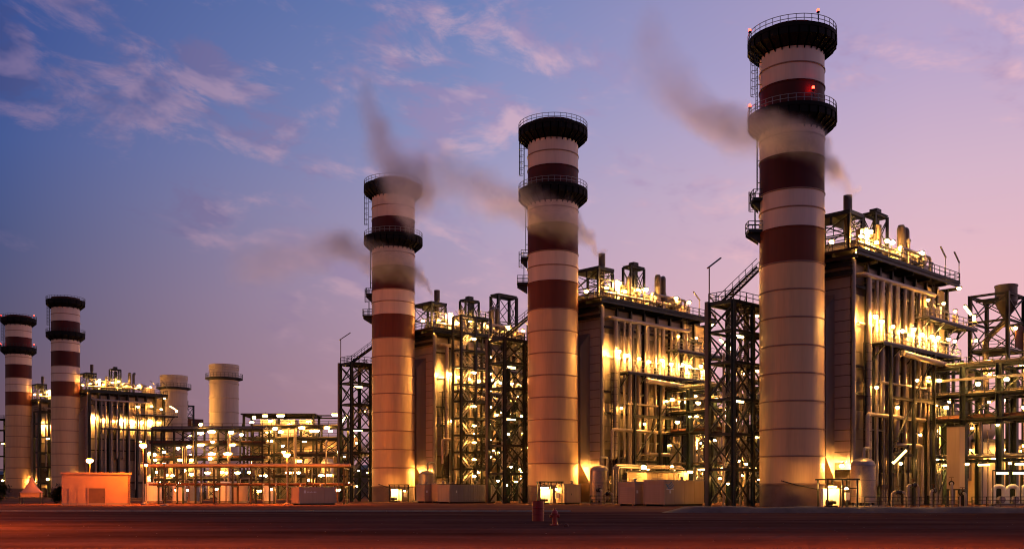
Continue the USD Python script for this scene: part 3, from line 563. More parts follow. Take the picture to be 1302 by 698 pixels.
# the stair tower in front of the third boiler
t = thing('stair_tower', 'open stair tower with a lamp at every landing, before the third boiler block', 'stair tower', world(1, 10.4, -8.4), AXIS)
zs = tuple(2.75 + 2.85 * i for i in range(11))
lattice(t, (-3.4, -.2, 3.2), (-1.1, 1.1), zs, .34, 'dark_steel', True, skip=lambda f, j, i: i % 2 == 1 or j == 0, bw=.11)
for i, z in enumerate(zs):
    obj('landing', MB().box((-.1, -1.0, z - .05), (3.1, 1.0, z + .02)), 'grating', t)
    if i < len(zs) - 1: obj('stair', stair_mesh(*(((-3.0, -.5, z), (-.2, -.5, zs[i + 1])) if i % 2 == 0 else ((-.2, .5, z), (-3.0, .5, zs[i + 1]))), .8), 'galvanised', t)
    obj('railing', rail_mesh([(-.1, -1.05, z), (3.1, -1.05, z), (3.1, 1.05, z)], 1.1, 1.2), 'dark_steel', t)
    if 0 <= i < 9:
        lamp(t, (2.9, -1.2, z + 2.0), 'lamp_dim', .8, .45, .34, (3.2, -1.1, z + 2.3))
        if i % 2 == 0 or i < 4: lamp(t, (-.6, -1.15, z + (1.5 if i < 4 else 1.9)), 'lamp_dim', .85, .45, .34, (-.2, -1.1, z + 2.2))

# ------------------------------------------------------------------ pipe racks between the units
def pipe_rack(k, u0, v0, n, lab):
    r = random.Random(40 + k); du, dv = 4.6, 4.25
    t = thing('pipe_rack', lab, 'pipe rack', world(k, u0, v0), AXIS, 'pipe racks beside the boiler blocks')
    us, vs, zs = (0, du), tuple(-dv * (n - 1 - i) for i in range(n)), (5.6, 10.4, 13.4, 16.9)
    lattice(t, us, vs, zs, .74, 'green_steel', True, skip=lambda f, j, i: f == 'v' or (i + j) % 4 != 0, bw=.16)
    lo = vs[0]
    for z in (5.8, 10.6, 13.6, 17.1):
        for i in range(5):
            u = .5 + i * .85 + r.uniform(-.1, .1); rr = r.choice((.1, .14, .2, .28)); obj('rack_pipe', MB().tube((u, lo - 1.2, z + rr), (u, 1.0, z + rr), rr, 8), r.choice(('cladding_dark', 'rust', 'cladding_dark', 'galvanised')), t)
    for i in range(9):                                       # drops and loops
        u, v = r.uniform(.2, du - .2), lo * r.random(); z1 = r.choice((5.7, 10.5, 13.5)); rr = r.choice((.09, .14, .2))
        obj('drop_pipe', MB().pipe([(u, v, .2), (u, v, z1 - 1.2), (u + .9, v, z1 - 1.2), (u + .9, v, z1 + .1)], rr, 8), r.choice(('pipe_cladding', 'galvanised')), t)
    for z in (10.4, 13.4): obj('walkway', MB().box((-.9, lo, z - .02), (-.25, 0, z + .04)), 'grating', t); obj('railing', rail_mesh([(-.88, lo, z), (-.88, 0, z)], 1.1, 1.4), 'dark_steel', t)
    obj('railing', rail_mesh([(du, lo, 16.95), (0, lo, 16.95), (0, 0, 16.95), (du, 0, 16.95)], 1.1, 1.5), 'dark_steel', t)
    obj('cable_tray', MB().box((-.55, lo - 1, 15.2), (-.33, 1, 15.5)), 'galvanised', t)
    for i in range(3 * n):
        u, v = r.choice((-.6, -.5, 1.5, 3.8)), lo * (i + .5) / (3 * n) + r.uniform(-.4, .4); z = r.choice((4.6, 5.0, 9.6, 9.2, 12.7, 12.4, 15.9, 15.6, 3.4))
        lamp(t, (u, v, z), r.choice(('lamp_warm', 'lamp_dim', 'lamp_soft')), r.choice((.42, .5, .8)), .36, .26, (u + .25, v, z + .55))
    for i in range(n - 1): tube_lamp(t, (-.5, vs[i] + 1.0, 4.9), (-.5, vs[i] + 2.3, 4.9), 'lamp_tube', .14)
    for v, z in ((-1.5, 15.4), (-2.4, 12.0), (-6.2, 14.6), (-9.5, 14.9)): lamp(t, (-.55, v, z), 'lamp_dim', .9, .5, .42, (-.1, v, z + .7))
    return t
pipe_rack(3, 22.4, -5.9, 5, 'green steel pipe rack full of lamps at the right edge, right of the nearest boiler')
pipe_rack(2, 18.6, -5.9, 5, 'green steel pipe rack with lamps between the middle boiler and the tallest stack')
pipe_rack(1, 18.6, -6.4, 4, 'pipe rack seen behind the lattice tower left of the middle stack')

# ------------------------------------------------------------------ turbine houses at the far ends of the units
def turbine_house(k, lab):
    t = thing('turbine_house', lab, 'turbine house', world(k, 41.2, 0), AXIS, 'turbine houses behind the pipe racks')
    obj('wall', MB().box((0, -5, 0), (26, 5, 8.6)), 'cladding', t)
    for i in range(13): obj('wall_panel', MB().box((2 * i + .04, -5.1, .4), (2 * i + 1.96, -5.003, 8.5)), 'panel_yellow' if i % 4 else 'cladding', t)
    for i in range(5): obj('wall_panel', MB().box((-.1, -4.95 + 2 * i, .4), (-.003, -3.05 + 2 * i, 8.5)), 'panel_yellow', t)
    obj('roof', MB().box((-.3, -5.3, 8.6), (26.3, 5.3, 9.0)), 'dark_steel', t)
    obj('duct', MB().lathe([(0, 0), (1.9, .1), (1.9, 9), (1.2, 10), (0, 10)], 20, (4, 0, 10.9), 'x'), 'cladding', t)
    obj('duct_support', MB().box((5, -1.2, 9), (5.4, 1.2, 9.9)).box((11, -1.2, 9), (11.4, 1.2, 9.9)), 'dark_steel', t)
    for i in range(7): lamp(t, (1.5 + 3.6 * i, -5.9, 7.6 if i % 2 else 6.2), 'lamp_hot', .7, .45, .3, (1.5 + 3.6 * i, -5.1, 8.0))
    for v, z in ((-3.6, 7.4), (0, 6.6), (3.4, 7.2), (-1.8, 3.4), (2, 3.2)): lamp(t, (-.8, v, z), 'lamp_hot', .6, .5, .3, (-.1, v, z + .3))
for k, lab in ((3, 'yellow-lit panelled turbine house behind the pipe rack at the right edge'), (2, 'lit turbine house glimpsed left of the tallest stack, behind its lattice tower')): turbine_house(k, lab)

# ------------------------------------------------------------------ tall towers with a silo on top
def silo_tower(k, lab):
    t = thing('silo_tower', lab, 'steel tower', world(k, 49.2, -3.9), AXIS, 'lattice towers carrying a silo')
    zs = (9.2, 16.0, 22.0, 26.2, 30.0)
    lattice(t, (-3, 3), (-2.6, 2.6), zs, .48, 'dark_steel', True, skip=lambda f, j, i: i in (0, 1), bw=.14)
    for z in (22.0, 16.0): obj('floor', MB().box((-3, -2.6, z), (3, 2.6, z + .08)), 'grating', t); obj('railing', rail_mesh([(3.6, -2.7, z + .08), (-3.1, -2.7, z + .08), (-3.1, 2.7, z + .08)], 1.1, 1.3), 'dark_steel', t)
    for u in (-1.2, 1.2): obj('beam', MB().hbeam((u, -2.5, 29.4), (u, 2.5, 29.4), .25, .4), 'dark_steel', t)
    obj('silo', MB().lathe([(.5, 26.8), (1.5, 28.9), (1.5, 31.2), (1.58, 31.2), (1.58, 31.4), (0, 31.5)], 24, (.2, -1.2, 0)), 'cladding_dark', t)
    obj('chute', MB().pipe([(.2, -1.2, 27.2), (.2, -1.2, 26.4), (-1.6, 1.0, 23.6), (-1.6, 1.0, 21.8)], .42, 12), 'cladding_dark', t)
    obj('chute', MB().tube((-1.6, 1.0, 16.0), (-1.6, 1.0, 21.9), .4, 12), 'pipe_cladding', t)
    obj('wall_panel', MB().box((-.4, -2.75, 22.3), (3.2, -2.62, 25.6)), 'rust', t); obj('wall_panel', MB().box((3.3, -2.75, 22.3), (6.4, -2.62, 25.6)), 'rust', t)
    obj('riser_pipe', MB().tube((2.2, -3.0, 0), (2.2, -3.0, 25), .2, 8), 'pipe_cladding', t)
    for u, v, z, w in ((-1.0, -2.9, 24.9, 1.1), (-1.9, 2.2, 23.6, .5), (-1.9, .3, 20.4, 1.3), (-2.0, .2, 18.6, .5), (1.4, -2.8, 20.0, 1.2), (-2.8, 2.4, 19.2, .5), (-2.7, -2.0, 14.6, .7), (2.0, -2.9, 13.8, .8), (-2.8, 1.2, 11.2, .7), (2.3, -2.9, 8.3, .9), (-2.6, -1.0, 7.8, .7)):
        lamp(t, (u, v, z), 'lamp_dim', w, .45, .36, (u, v + .3, z + .6))
silo_tower(3, 'dark lattice tower with a round silo on top, at the right edge')
silo_tower(5, 'small far lattice tower with a silo, between the two plain buff stacks')

# ------------------------------------------------------------------ plain buff stacks far left
for i, (x, y, r0, h, lab) in enumerate(((-83.2, 290, 4.1, 38.0, 'right one of the two plain buff stacks at left, fully in view'), (-106.8, 317, 4.1, 38.0, 'left one of the two plain buff stacks, beside the far boiler block'))):
    t = thing('buff_stack', lab, 'chimney', (x, y, 0), 0, 'plain buff stacks')
    obj('shell', MB().lathe([(r0, 0), (r0, h), (r0 - .3, h), (r0 - .3, h - 3)], 40), 'stack_buff', t)
    for z in np.arange(4, h - 1, 4.1): obj('stiffener_ring', MB().lathe([(r0, z - .2), (r0 + .14, z - .15), (r0 + .14, z + .1), (r0, z + .15)], 40), 'stack_buff', t)
    obj('platform', MB().lathe([(r0, h - 4.4), (r0 + 1.2, h - 4.0), (r0 + 1.2, h - 3.7), (r0, h - 3.7)], 40), 'dark_steel', t)
    rl = MB()
    for a in np.arange(30) * 2 * PI / 30:
        p, q = [np.array([(r0 + 1.1) * math.cos(b), (r0 + 1.1) * math.sin(b), h - 3.7]) for b in (a, a + 2 * PI / 30)]; rl.bar(p, p + (0, 0, 1.2), .07); rl.bar(p + (0, 0, 1.2), q + (0, 0, 1.2), .07); rl.bar(p + (0, 0, .6), q + (0, 0, .6), .06)
    obj('railing', rl, 'dark_steel', t)
    obj('crown', MB().lathe([(r0, h - .9), (r0 + .15, h - .8), (r0 + .15, h + .1), (r0 - .2, h + .1)], 40), 'stack_buff', t)

# ------------------------------------------------------------------ pieces on the ground in front of the units
def tank(k, lab, s=1.0):
    t = thing('process_tank', lab, 'tank', world(k, .5, -8.4), AXIS, 'upright tanks in front of the boiler blocks')
    obj('shell', MB().lathe([(1.3, .5), (1.3, 4.6 * s), (1.15, 4.95 * s), (.8, 5.2 * s), (.3, 5.32 * s), (0, 5.34 * s)], 28), 'pipe_cladding', t)
    for z in (1.2, 2.9, 4.5): obj('hoop', MB().lathe([(1.3, z - .06), (1.34, z - .05), (1.34, z + .05), (1.3, z + .06)], 28), 'galvanised', t)
    for a in range(4): obj('leg', MB().box((math.cos(a * PI / 2 + .7) * 1.05 - .1, math.sin(a * PI / 2 + .7) * 1.05 - .1, 0), (math.cos(a * PI / 2 + .7) * 1.05 + .1, math.sin(a * PI / 2 + .7) * 1.05 + .1, .7)), 'dark_steel', t)
    obj('nozzle', MB().pipe([(.2, 0, 5.2 * s), (.2, 0, 6.4), (1.9, .2, 6.4), (1.9, .2, .4)], .16, 8), 'galvanised', t)
    obj('plinth', MB().box((-1.7, -1.7, 0), (1.7, 1.7, .18)), 'concrete', t)
tank(3, 'upright shiny tank at the foot of the nearest boiler, right of the tallest stack'); tank(2, 'upright tank at the foot of the middle boiler, right of the middle stack'); tank(1, 'upright tank behind the reddish cabinets right of the steaming stack', .95)

def shelter(x, y, lab, w=3.2, h=2.9, d=2.4):
    t = thing('pump_shelter', lab, 'shelter', (x, y, 0), .12, 'open lamp-lit shelters at the stack feet')
    for sx in (-1, 0, 1):
        for sy in (-1, 1): obj('post', MB().box((sx * w / 2 - .07, sy * d / 2 - .07, 0), (sx * w / 2 + .07, sy * d / 2 + .07, h)), 'dark_steel', t)
    obj('roof', MB().box((-w / 2 - .2, -d / 2 - .25, h), (w / 2 + .2, d / 2 + .25, h + .14)), 'dark_steel', t)
    obj('rail', MB().box((-w / 2, -d / 2 - .05, h - .9), (w / 2, -d / 2 + .05, h - .82)), 'dark_steel', t)
    obj('cabinet', MB().box((-w / 2 + .25, .5, .15), (.45, 1.0, 2.0)), 'white_paint', t); obj('cabinet_door', MB().box((-w / 2 + .32, .46, .25), (-.6, .497, 1.9)).box((-.5, .46, .25), (.38, .497, 1.9)), 'white_paint', t)
    obj('pump', MB().lathe([(0, -.5), (.3, -.45), (.3, .2), (.18, .3), (.18, .6), (0, .62)], 14, (-.9, -.3, .55), 'x').box((-1.4, -.55, 0), (-.2, -.05, .25)), 'dark_steel', t)
    obj('panel_box', MB().box((.8, -.3, .8), (1.25, .0, 1.6)), 'white_paint', t)
    lamp(t, (-.75, -.35, h - .75), 'lamp_hot', 1.0, .5, .3, (-.75, -.35, h)); lamp(t, (.9, -.2, h - .9), 'lamp_hot', .4, .3, .25, (.9, -.2, h))
shelter(34.2, 105.5, 'open steel shelter with a bright lamp, at the foot of the tallest stack')
shelter(5.0, 133.5, 'bright-lamped steel shelter at the foot of the middle stack, behind the red drum', 2.9)
shelter(-18.2, 161.5, 'open steel shelter with a bright lamp, at the foot of the steaming stack', 3.0, 2.7)

def container(name, lab, cat, x, y, Lu, Wv, H, body, side='ribs', louvre=True, group=None, mark=None):
    """A box cabin along the plant's axis; (x, y) is its near corner, end face to the left, long side to the right."""
    t = thing(name, lab, cat, (x, y, 0), AXIS, group)
    obj('skid', MB().box((.1, .1, 0), (Lu - .1, .3, .22)).box((.1, Wv - .3, 0), (Lu - .1, Wv - .1, .22)), 'dark_steel', t)
    obj('body', MB().box((0, 0, .22), (Lu, Wv, H)), body, t)
    obj('roof', MB().box((-.08, -.08, H), (Lu + .08, Wv + .08, H + .1)), 'cabin_grey' if body != 'cabin_grey' else 'dark_steel', t)
    for u in (0, Lu):
        for v in (0, Wv): obj('corner_post', MB().box((u - .05, v - .05, .2), (u + .05, v + .05, H)), body, t)
    if louvre:
        n = int((H - .8) / .22)
        for i in range(n): obj('louvre', MB().prism([(-.06, .5 + i * .22), (-.002, .5 + i * .22), (-.002, .68 + i * .22)], .25, Wv - .25), body, t)
    if side == 'ribs':
        n = max(3, int(Lu / .42))
        for i in range(n): u = .2 + (Lu - .4) * i / (n - 1); obj('rib', MB().box((u - .07, -.07, .35), (u + .07, -.002, H - .12)), body, t)
    elif side == 'doors':
        for i in range(max(1, int(Lu / 2.4))):
            u = .4 + i * 2.4; d = obj('door', MB().box((u, -.05, .3), (u + 1.05, -.002, 2.25)), body, t); obj('handle', MB().box((u + .9, -.1, 1.2), (u + .96, -.05, 1.45)), 'dark_steel', d)
    if side == 'none':
        n = max(2, round(Lu / 1.9))
        for i in range(n): obj('side_panel', MB().box((Lu * i / n + .07, -.028, .34), (Lu * (i + 1) / n - .03, -.002, H - .1)), body, t)
    d = obj('end_door', MB().box((-.035, .2, .32), (-.002, min(Wv * .5, 1.15), H - .35)), body, t) if not louvre else None
    obj('roof_vent', MB().lathe([(.16, H + .1), (.16, H + .35), (.26, H + .38), (.2, H + .5), (0, H + .54)], 10, (Lu * .7, Wv * .5, 0)), 'galvanised', t)
    obj('conduit', MB().pipe([(Lu * .2, Wv + .05, .2), (Lu * .2, Wv + .05, H + .25), (Lu * .2, Wv * .5, H + .25)], .05, 6), 'galvanised', t)
    obj('notice', MB().box((Lu * .12, -.045, 1.5), (Lu * .12 + .3, -.03, 1.85)), 'mark_white', t)
    if mark: mark(t, Lu, H)
    return t
def blue_mark(t, Lu, H):
    m = MB()
    for j in range(3):                                        # swept blue strokes over a short unreadable line
        pts = [(.25 + .18 * j + 1.1 * s, -.036 - .002 * j, H - .42 - .2 * j - .22 * math.sin(PI * s) + .3 * s) for s in np.linspace(0, 1, 8)]
        for a, b in zip(pts, pts[1:]): m.bar(a, b, .012, .13, (0, 0, 1))
    obj('emblem', m, 'mark_blue', t)
    obj('emblem_line', MB().box((.35, -.036, H - 1.02), (1.75, -.0285, H - .92)), 'mark_white', t)
def white_mark(t, Lu, H):
    m = MB(); r = random.Random(3)
    for i in range(7): u = 1.1 + i * .2; m.box((u, -.036, H - .62), (u + r.uniform(.08, .15), -.0285, H - .62 + r.uniform(.12, .22)))
    obj('emblem_line', m, 'mark_white', t)
container('equipment_container', 'large plain brown container with a small blue emblem, in front of the middle boiler', 'container', 17.6, 116, 7.6, 3.0, 2.95, 'cabin_beige', 'none', True, None, blue_mark)
container('equipment_cabinet', 'louvred reddish cabinet left of the container with the blue emblem', 'cabinet', 14.5, 118.5, 2.2, 2.5, 2.75, 'cabin_beige', 'none', True)
container('equipment_cabinet', 'left one of two reddish cabinets right of the steaming stack', 'cabinet', -13.1, 151, 1.6, 2.1, 2.7, 'cabin_beige', 'none', True, None)
container('equipment_cabinet', 'right one of two reddish cabinets, touching the ribbed grey container', 'cabinet', -10.6, 150, 1.8, 2.2, 2.8, 'cabin_beige', 'none', True, None)
container('ribbed_container', 'long grey container with upright ribs before the stair tower', 'container', -8.9, 143, 9.0, 2.6, 2.7, 'cabin_grey', 'ribs', False)
container('equipment_container', 'long buff container with small pale lettering, at left near the orange street lamp', 'container', -26.6, 125.5, 5.4, 1.8, 2.15, 'cabin_beige', 'none', False, None, white_mark)
container('switch_cabin', 'cream cabin beside the shelter at the foot of the middle stack', 'cabin', 6.9, 133, 3.2, 1.4, 2.6, 'cabin_beige', 'doors', False)
# panelled long tank house behind the container
t = thing('panelled_house', 'long low yellow-lit panelled house behind the container with the blue emblem', 'building', world(2, 6.2, -12.0), AXIS)
obj('wall', MB().box((0, 0, 0), (9.6, 3.4, 4.4)), 'panel_yellow', t)
for i in range(8): obj('wall_panel', MB().box((1.2 * i + .04, -.05, 2.0), (1.2 * i + 1.16, -.003, 4.35)), 'panel_yellow', t)
obj('roof', MB().box((-.2, -.2, 4.4), (9.8, 3.6, 4.6)), 'dark_steel', t)
lamp(t, (9.0, -.8, 4.5), 'lamp_hot', 1.0, .5, .3, (9.0, -.1, 4.5)); lamp(t, (-1.2, -.5, 5.0), 'lamp_hot', .8, .6, .6, (-.1, 0, 4.5)); lamp(t, (4.5, -1.0, 5.2), 'lamp_warm', .5, .4, .3, (4.5, -.1, 4.55))
t = thing('pipe_bundle', 'dark pipes crossing above the panelled house at the foot of the middle boiler', 'pipes', world(2, 2.0, -10.5), AXIS)
for v, z, rr in ((0, 5.0, .14), (.5, 5.3, .2), (1.0, 5.0, .12)): obj('pipe', MB().pipe([(0, v, .2), (0, v, z), (15, v, z), (15, v, 3)], rr, 8), 'pipe_cladding', t)
for u in (.4, 5, 10, 14.6): obj('trestle', MB().box((u - .1, -.2, 0), (u + .1, 0, 4.9)).box((u - .1, 1.2, 0), (u + .1, 1.4, 4.9)).box((u - .1, -.2, 4.7), (u + .1, 1.4, 4.88)), 'dark_steel', t)

# clutter by the nearest boiler: handrails, valve sets, a duct box, a pump set
def guard(x0, y0, x1, y1, lab, rails=3):
    t = thing('guard_rail', lab, 'railing', (x0, y0, 0), math.atan2(y1 - y0, x1 - x0)); ln = math.hypot(x1 - x0, y1 - y0); n = int(ln / 1.8)
    for i in range(n + 1): obj('post', MB().bar((ln * i / n, 0, 0), (ln * i / n, 0, 1.15), .07), 'dark_steel', t)
    for j in range(rails): obj('rail', MB().bar((0, 0, 1.12 - .4 * j), (ln, 0, 1.12 - .4 * j), .06), 'dark_steel', t)
guard(36.2, 103, 48.5, 109, 'dark handrail at the foot of the nearest boiler'); guard(10.2, 131, 14.0, 133, 'dark handrail left of the louvred cabinet by the middle stack')
guard(49.5, 108, 66, 113, 'dark handrail below the pipe rack at the right edge')
t = thing('duct_box', 'tall brown box duct standing on legs in the rack at right', 'duct', (52.4, 117.5, 0), AXIS)
obj('box', MB().box((0, 0, 2.0), (1.5, 1.5, 9.3)), 'cabin_beige', t); obj('flange', MB().box((-.1, -.1, 1.85), (1.6, 1.6, 2.0)).box((-.1, -.1, 9.3), (1.6, 1.6, 9.45)), 'dark_steel', t)
for a, b in ((.1, .1), (1.4, .1), (.1, 1.4), (1.4, 1.4)): obj('leg', MB().box((a - .1, b - .1, 0), (a + .1, b + .1, 1.85)), 'dark_steel', t)
def pump_set(x, y, lab):
    t = thing('pump_set', lab, 'pump set', (x, y, 0), 0, 'pump sets with looped pale pipes')
    obj('skid', MB().box((-1.6, -.8, 0), (1.6, .8, .3)), 'concrete', t)
    for s in (-1, 1): obj('loop_pipe', MB().pipe([(s * .8 - .65, 0, .3), (s * .8 - .65, 0, 2.3), (s * .8 + .55, 0, 2.3), (s * .8 + .55, 0, .3)], .26, 12), 'white_paint', t); obj('pump', MB().lathe([(0, -.5), (.4, -.45), (.4, .25), (.2, .35), (.2, .7), (0, .72)], 14, (s * .8, -.3, .75), 'y'), 'cabin_grey', t)
    obj('lamp_bar', MB().box((-2.0, -.9, 4.05), (2.2, -.8, 4.2)).box((-2.0, -.9, 0), (-1.9, -.8, 4.1)).box((2.1, -.9, 0), (2.2, -.8, 4.1)), 'dark_steel', t)
    tube_lamp(t, (-1.5, -.85, 3.8), (-.2, -.85, 3.8), 'lamp_tube', .14); tube_lamp(t, (.4, -.85, 3.8), (1.7, -.85, 3.8), 'lamp_tube', .14)
pump_set(57.6, 117, 'pump set with looped pale pipes under a lamp bar, right of the duct box'); pump_set(61.6, 118.5, 'pump set with looped pale pipes at the very right edge')
t = thing('tube_light', 'slanting bright tube lamp on a post right of the tank', 'lamp', (45.2, 114.5, 0)); obj('post', MB().bar((0, 0, 0), (0, 0, 7.0), .12).bar((0, 0, 6.9), (-1.0, -.3, 5.2), .1), 'dark_steel', t); tube_lamp(t, (-1.9, -.4, 4.9), (-.4, -.4, 6.4), 'lamp_tube', .17)
for i, (x, y, h) in enumerate(((41.6, 108, 1.6), (43.4, 108.6, 2.4), (46.2, 110, 1.8), (48.6, 111, 2.6), (50.4, 112.3, 1.5), (11.6, 134, 1.9), (13.0, 135, 1.4))):
    t = thing('valve_set', ['dark valve stand nearest to the tank at the tallest stack', 'second valve stand right of the tank, taller', 'valve stand below the slanting tube lamp', 'tall valve stand left of the duct box', 'small valve stand beside the duct box', 'valve stand right of the middle stack', 'small valve stand left of the louvred cabinet'][i], 'valve', (x, y, 0), .4 * i)
    obj('pipe', MB().pipe([(-.7, 0, 0), (-.7, 0, h), (.7, 0, h), (.7, 0, 0)], .15, 8), 'pipe_cladding', t); obj('body', MB().lathe([(0, -.3), (.3, -.28), (.22, 0), (.3, .28), (0, .3)], 10, (0, 0, h), 'x'), 'dark_steel', t)
    obj('wheel', MB().lathe([(.24, -.03), (.3, 0), (.24, .03), (.18, 0), (.24, -.03)], 12, (0, 0, h + .65)).bar((0, 0, h + .2), (0, 0, h + .66), .06).bar((-.24, 0, h + .65), (.24, 0, h + .65), .04).bar((0, -.24, h + .65), (0, .24, h + .65), .04), 'rust', t)

# red drum and hydrant on the apron
t = thing('red_drum', 'upright red steel drum standing alone on the dark apron', 'drum', (1.5, 57.5, 0))
obj('shell', MB().lathe([(0, .06), (.31, .06), (.335, .0), (.335, .38), (.36, .41), (.335, .44), (.335, .74), (.36, .77), (.335, .80), (.335, 1.13), (.35, 1.16), (.31, 1.16), (.31, 1.12), (0, 1.12)], 28), 'red_drum', t)
obj('bung', MB().lathe([(.04, 1.12), (.04, 1.15), (0, 1.15)], 10, (.18, -.1, 0)), 'rust', t); 
t = thing('hydrant', 'small dark red fire hydrant right of the red drum', 'hydrant', (2.15, 50.5, 0))
obj('barrel', MB().lathe([(.2, 0), (.2, .06), (.13, .08), (.12, .52), (.17, .56), (.17, .62), (.13, .72), (.05, .79), (.05, .86), (0, .86)], 14), 'red_drum', t)
for s in (-1, 1): obj('outlet', MB().lathe([(.07, 0), (.07, .16), (.1, .16), (.1, .24), (0, .25)] if s > 0 else [(0, -.25), (.1, -.24), (.1, -.16), (.07, -.16), (.07, 0)], 10, (0, 0, .46), 'x'), 'red_drum', t)
tag(obj('loose_stone', MB().lathe([(0, 0), (.12, .01), (.13, .07), (.07, .14), (0, .15)], 7, (2.62, 48.5, 0)), 'rust'), 'small dark stone lying right of the hydrant', 'stone')

# earth bank in front of the nearest unit
bank = MB(); xs = np.linspace(12.2, 74, 70); q = np.stack([xs, xs * 0, xs * 0], -1); hN = .48 + .22 * (meshkit.fbm(q * .5, 3, 5) - .5) ; hN *= np.clip((xs - 12.2) / 2.0, 0, 1)
rows = [(0, -.01), (.5, .72), (.9, 1.0), (1.6, .97), (2.3, .4), (3.0, -.01)]; Vb = np.array([[(x, 80 - (x - 12.2) * .05 + dy + .12 * math.sin(x * 1.3 + j), max(-.01, h * s + (.03 * math.sin(x * 3.7 + 2 * j) if 0 < j < 5 else 0))) for x, h in zip(xs, hN)] for j, (dy, s) in enumerate(rows)])
idx = lambda j, i: j * len(xs) + i; fb = [f for j in range(5) for i in range(len(xs) - 1) for f in ([idx(j, i), idx(j, i + 1), idx(j + 1, i + 1)], [idx(j, i), idx(j + 1, i + 1), idx(j + 1, i)])]
tm = meshkit.trimesh.Trimesh(Vb.reshape(-1, 3), fb, process=False); bank.raw(tm.vertices, tm.vertex_normals, tm.faces)
tag(obj('embankment', bank, 'berm_soil'), kind='structure')
# ------------------------------------------------------------------ left side: house, tent, shrubs, street lamps
t = thing('plaster_house', 'low flat-roofed house lit orange by sodium lamps, at left below the striped stacks', 'house', (-52.6, 127, 0), .41)
obj('wall', MB().box((-4.0, 0, 0), (4.0, 5.2, 3.85)), 'render_wall', t); obj('roof', MB().box((-4.15, -.15, 3.85), (4.15, 5.35, 4.1)), 'render_wall', t); obj('plinth', MB().box((-4.05, -.06, 0), (4.05, -.003, .25)), 'concrete', t)
d = obj('door', MB().box((-.9, .0, 0.02), (1.0, -.03, 2.1)), 'door_paint', t); obj('door_frame', MB().box((-1.05, -.1, 0), (-.9, -.003, 2.25)).box((1.0, -.1, 0), (1.15, -.003, 2.25)).box((-1.05, -.1, 2.1), (1.15, -.003, 2.25)), 'render_wall', d); obj('handle', MB().box((.75, -.1, .95), (.85, -.03, 1.05)), 'dark_steel', d)
d = obj('door', MB().box((-3.1, -.03, .02), (-2.2, -.001, 1.95)), 'render_wall', t); obj('door_frame', MB().box((-3.2, -.07, 0), (-3.1, -.003, 2.05)).box((-2.2, -.07, 0), (-2.1, -.003, 2.05)), 'render_wall', d)
obj('gutter', MB().tube((3.9, -.12, 0), (3.9, -.12, 3.85), .07, 6), 'door_paint', t)
t = thing('canvas_tent', 'small pale tent with a pointed flared roof, left of the plaster house', 'tent', (-67.5, 141, 0), .3)
prof = [(2.0, 1.55), (1.55, 1.75), (1.0, 2.25), (.5, 3.0), (.2, 3.7), (0, 3.85)]
obj('roof', MB().lathe(prof, 4, a0=PI / 4, a1=2 * PI + PI / 4), 'canvas', t); obj('wall', MB().box((-1.25, -1.25, .9), (1.25, 1.25, 1.56)), 'canvas', t)
for sx in (-1, 1):
    for sy in (-1, 1): obj('pole', MB().box((sx * 1.3 - .05, sy * 1.3 - .05, 0), (sx * 1.3 + .05, sy * 1.3 + .05, 1.55)), 'dark_steel', t)
def shrub(x, y, w, h, lab, seed):
    r = np.random.default_rng(seed); t = thing('shrub', lab, 'shrub', (x, y, 0), 0, 'dark shrubs at the left edge')
    st = MB()
    for i in range(7): a = r.uniform(0, 6.28); st.sweep([(0, 0, 0), (math.cos(a) * w * .12, math.sin(a) * w * .12, h * .35), (math.cos(a) * w * .33, math.sin(a) * w * .33, h * r.uniform(.6, .85))], [.06, .04, .015], 5)
    obj('stem', st, 'bark', t)
    n = 1500; cl = r.normal(size=(16, 3)) * (w * .22, w * .22, h * .16) + (0, 0, h * .52); c = cl[r.integers(0, 16, n)] + r.normal(size=(n, 3)) * (w * .1, w * .1, h * .11); c[:, 2] = np.abs(c[:, 2]) + .05
    a, b = r.normal(size=(n, 3)), r.normal(size=(n, 3)); a /= np.linalg.norm(a, axis=1)[:, None]; b -= a * (a * b).sum(1)[:, None]; b /= np.linalg.norm(b, axis=1)[:, None]; s = r.uniform(.06, .15, n)[:, None]
    v = np.stack([c - a * s * 1.6, c + b * s * .6, c + a * s * 1.6, c - b * s * .6], 1).reshape(-1, 3); nn = np.repeat(np.cross(a, b), 4, 0); i = np.arange(n)[:, None] * 4
    obj('foliage', MB().raw(v, nn, np.vstack([i + [0, 1, 2], i + [0, 2, 3]])), 'leaf', t)
for i, (x, y, w, h, lab) in enumerate(((-71.5, 138, 4.2, 3.2, 'dark shrub at the left edge, left of the tent'), (-75.0, 142, 4.5, 4.0, 'taller dark shrub cut by the left edge of the picture'), (-63.0, 140, 2.6, 2.8, 'dark shrub between the tent and the plaster house'))): shrub(x, y, w, h, lab, 70 + i)
def street_lamp(x, y, h, lab, size=.46, group='sodium street lamps', strength='lamp_sodium', arm=0.0):
    t = thing('street_lamp', lab, 'street lamp', (x, y, 0), 0, group)
    obj('base', MB().lathe([(.32, 0), (.32, .22), (.12, .3)], 14), 'concrete', t)
    obj('pole', MB().sweep([(0, 0, .1), (0, 0, h * .5), (0, 0, h)], [.1, .085, .06], 8), 'galvanised', t)
    hd = obj('head', MB().lathe([(.08, h - .05), (.3, h + .1), (.34, h + .26), (.1, h + .4), (0, h + .42)], 12, (arm, 0, 0)).bar((0, 0, h), (arm + .01, 0, h + .1), .06), 'dark_steel', t)
    obj('lens', MB().lathe([(0, h - size * .9), (size * .8, h - size * .5), (size, h + .05), (.2, h + .09)], 12, (arm, -.02, 0)), strength, hd)
street_lamp(-28.7, 128, 6.4, 'orange sodium street lamp before the buff container at left'); street_lamp(-46.3, 126, 7.5, 'tall orange sodium street lamp just right of the plaster house')
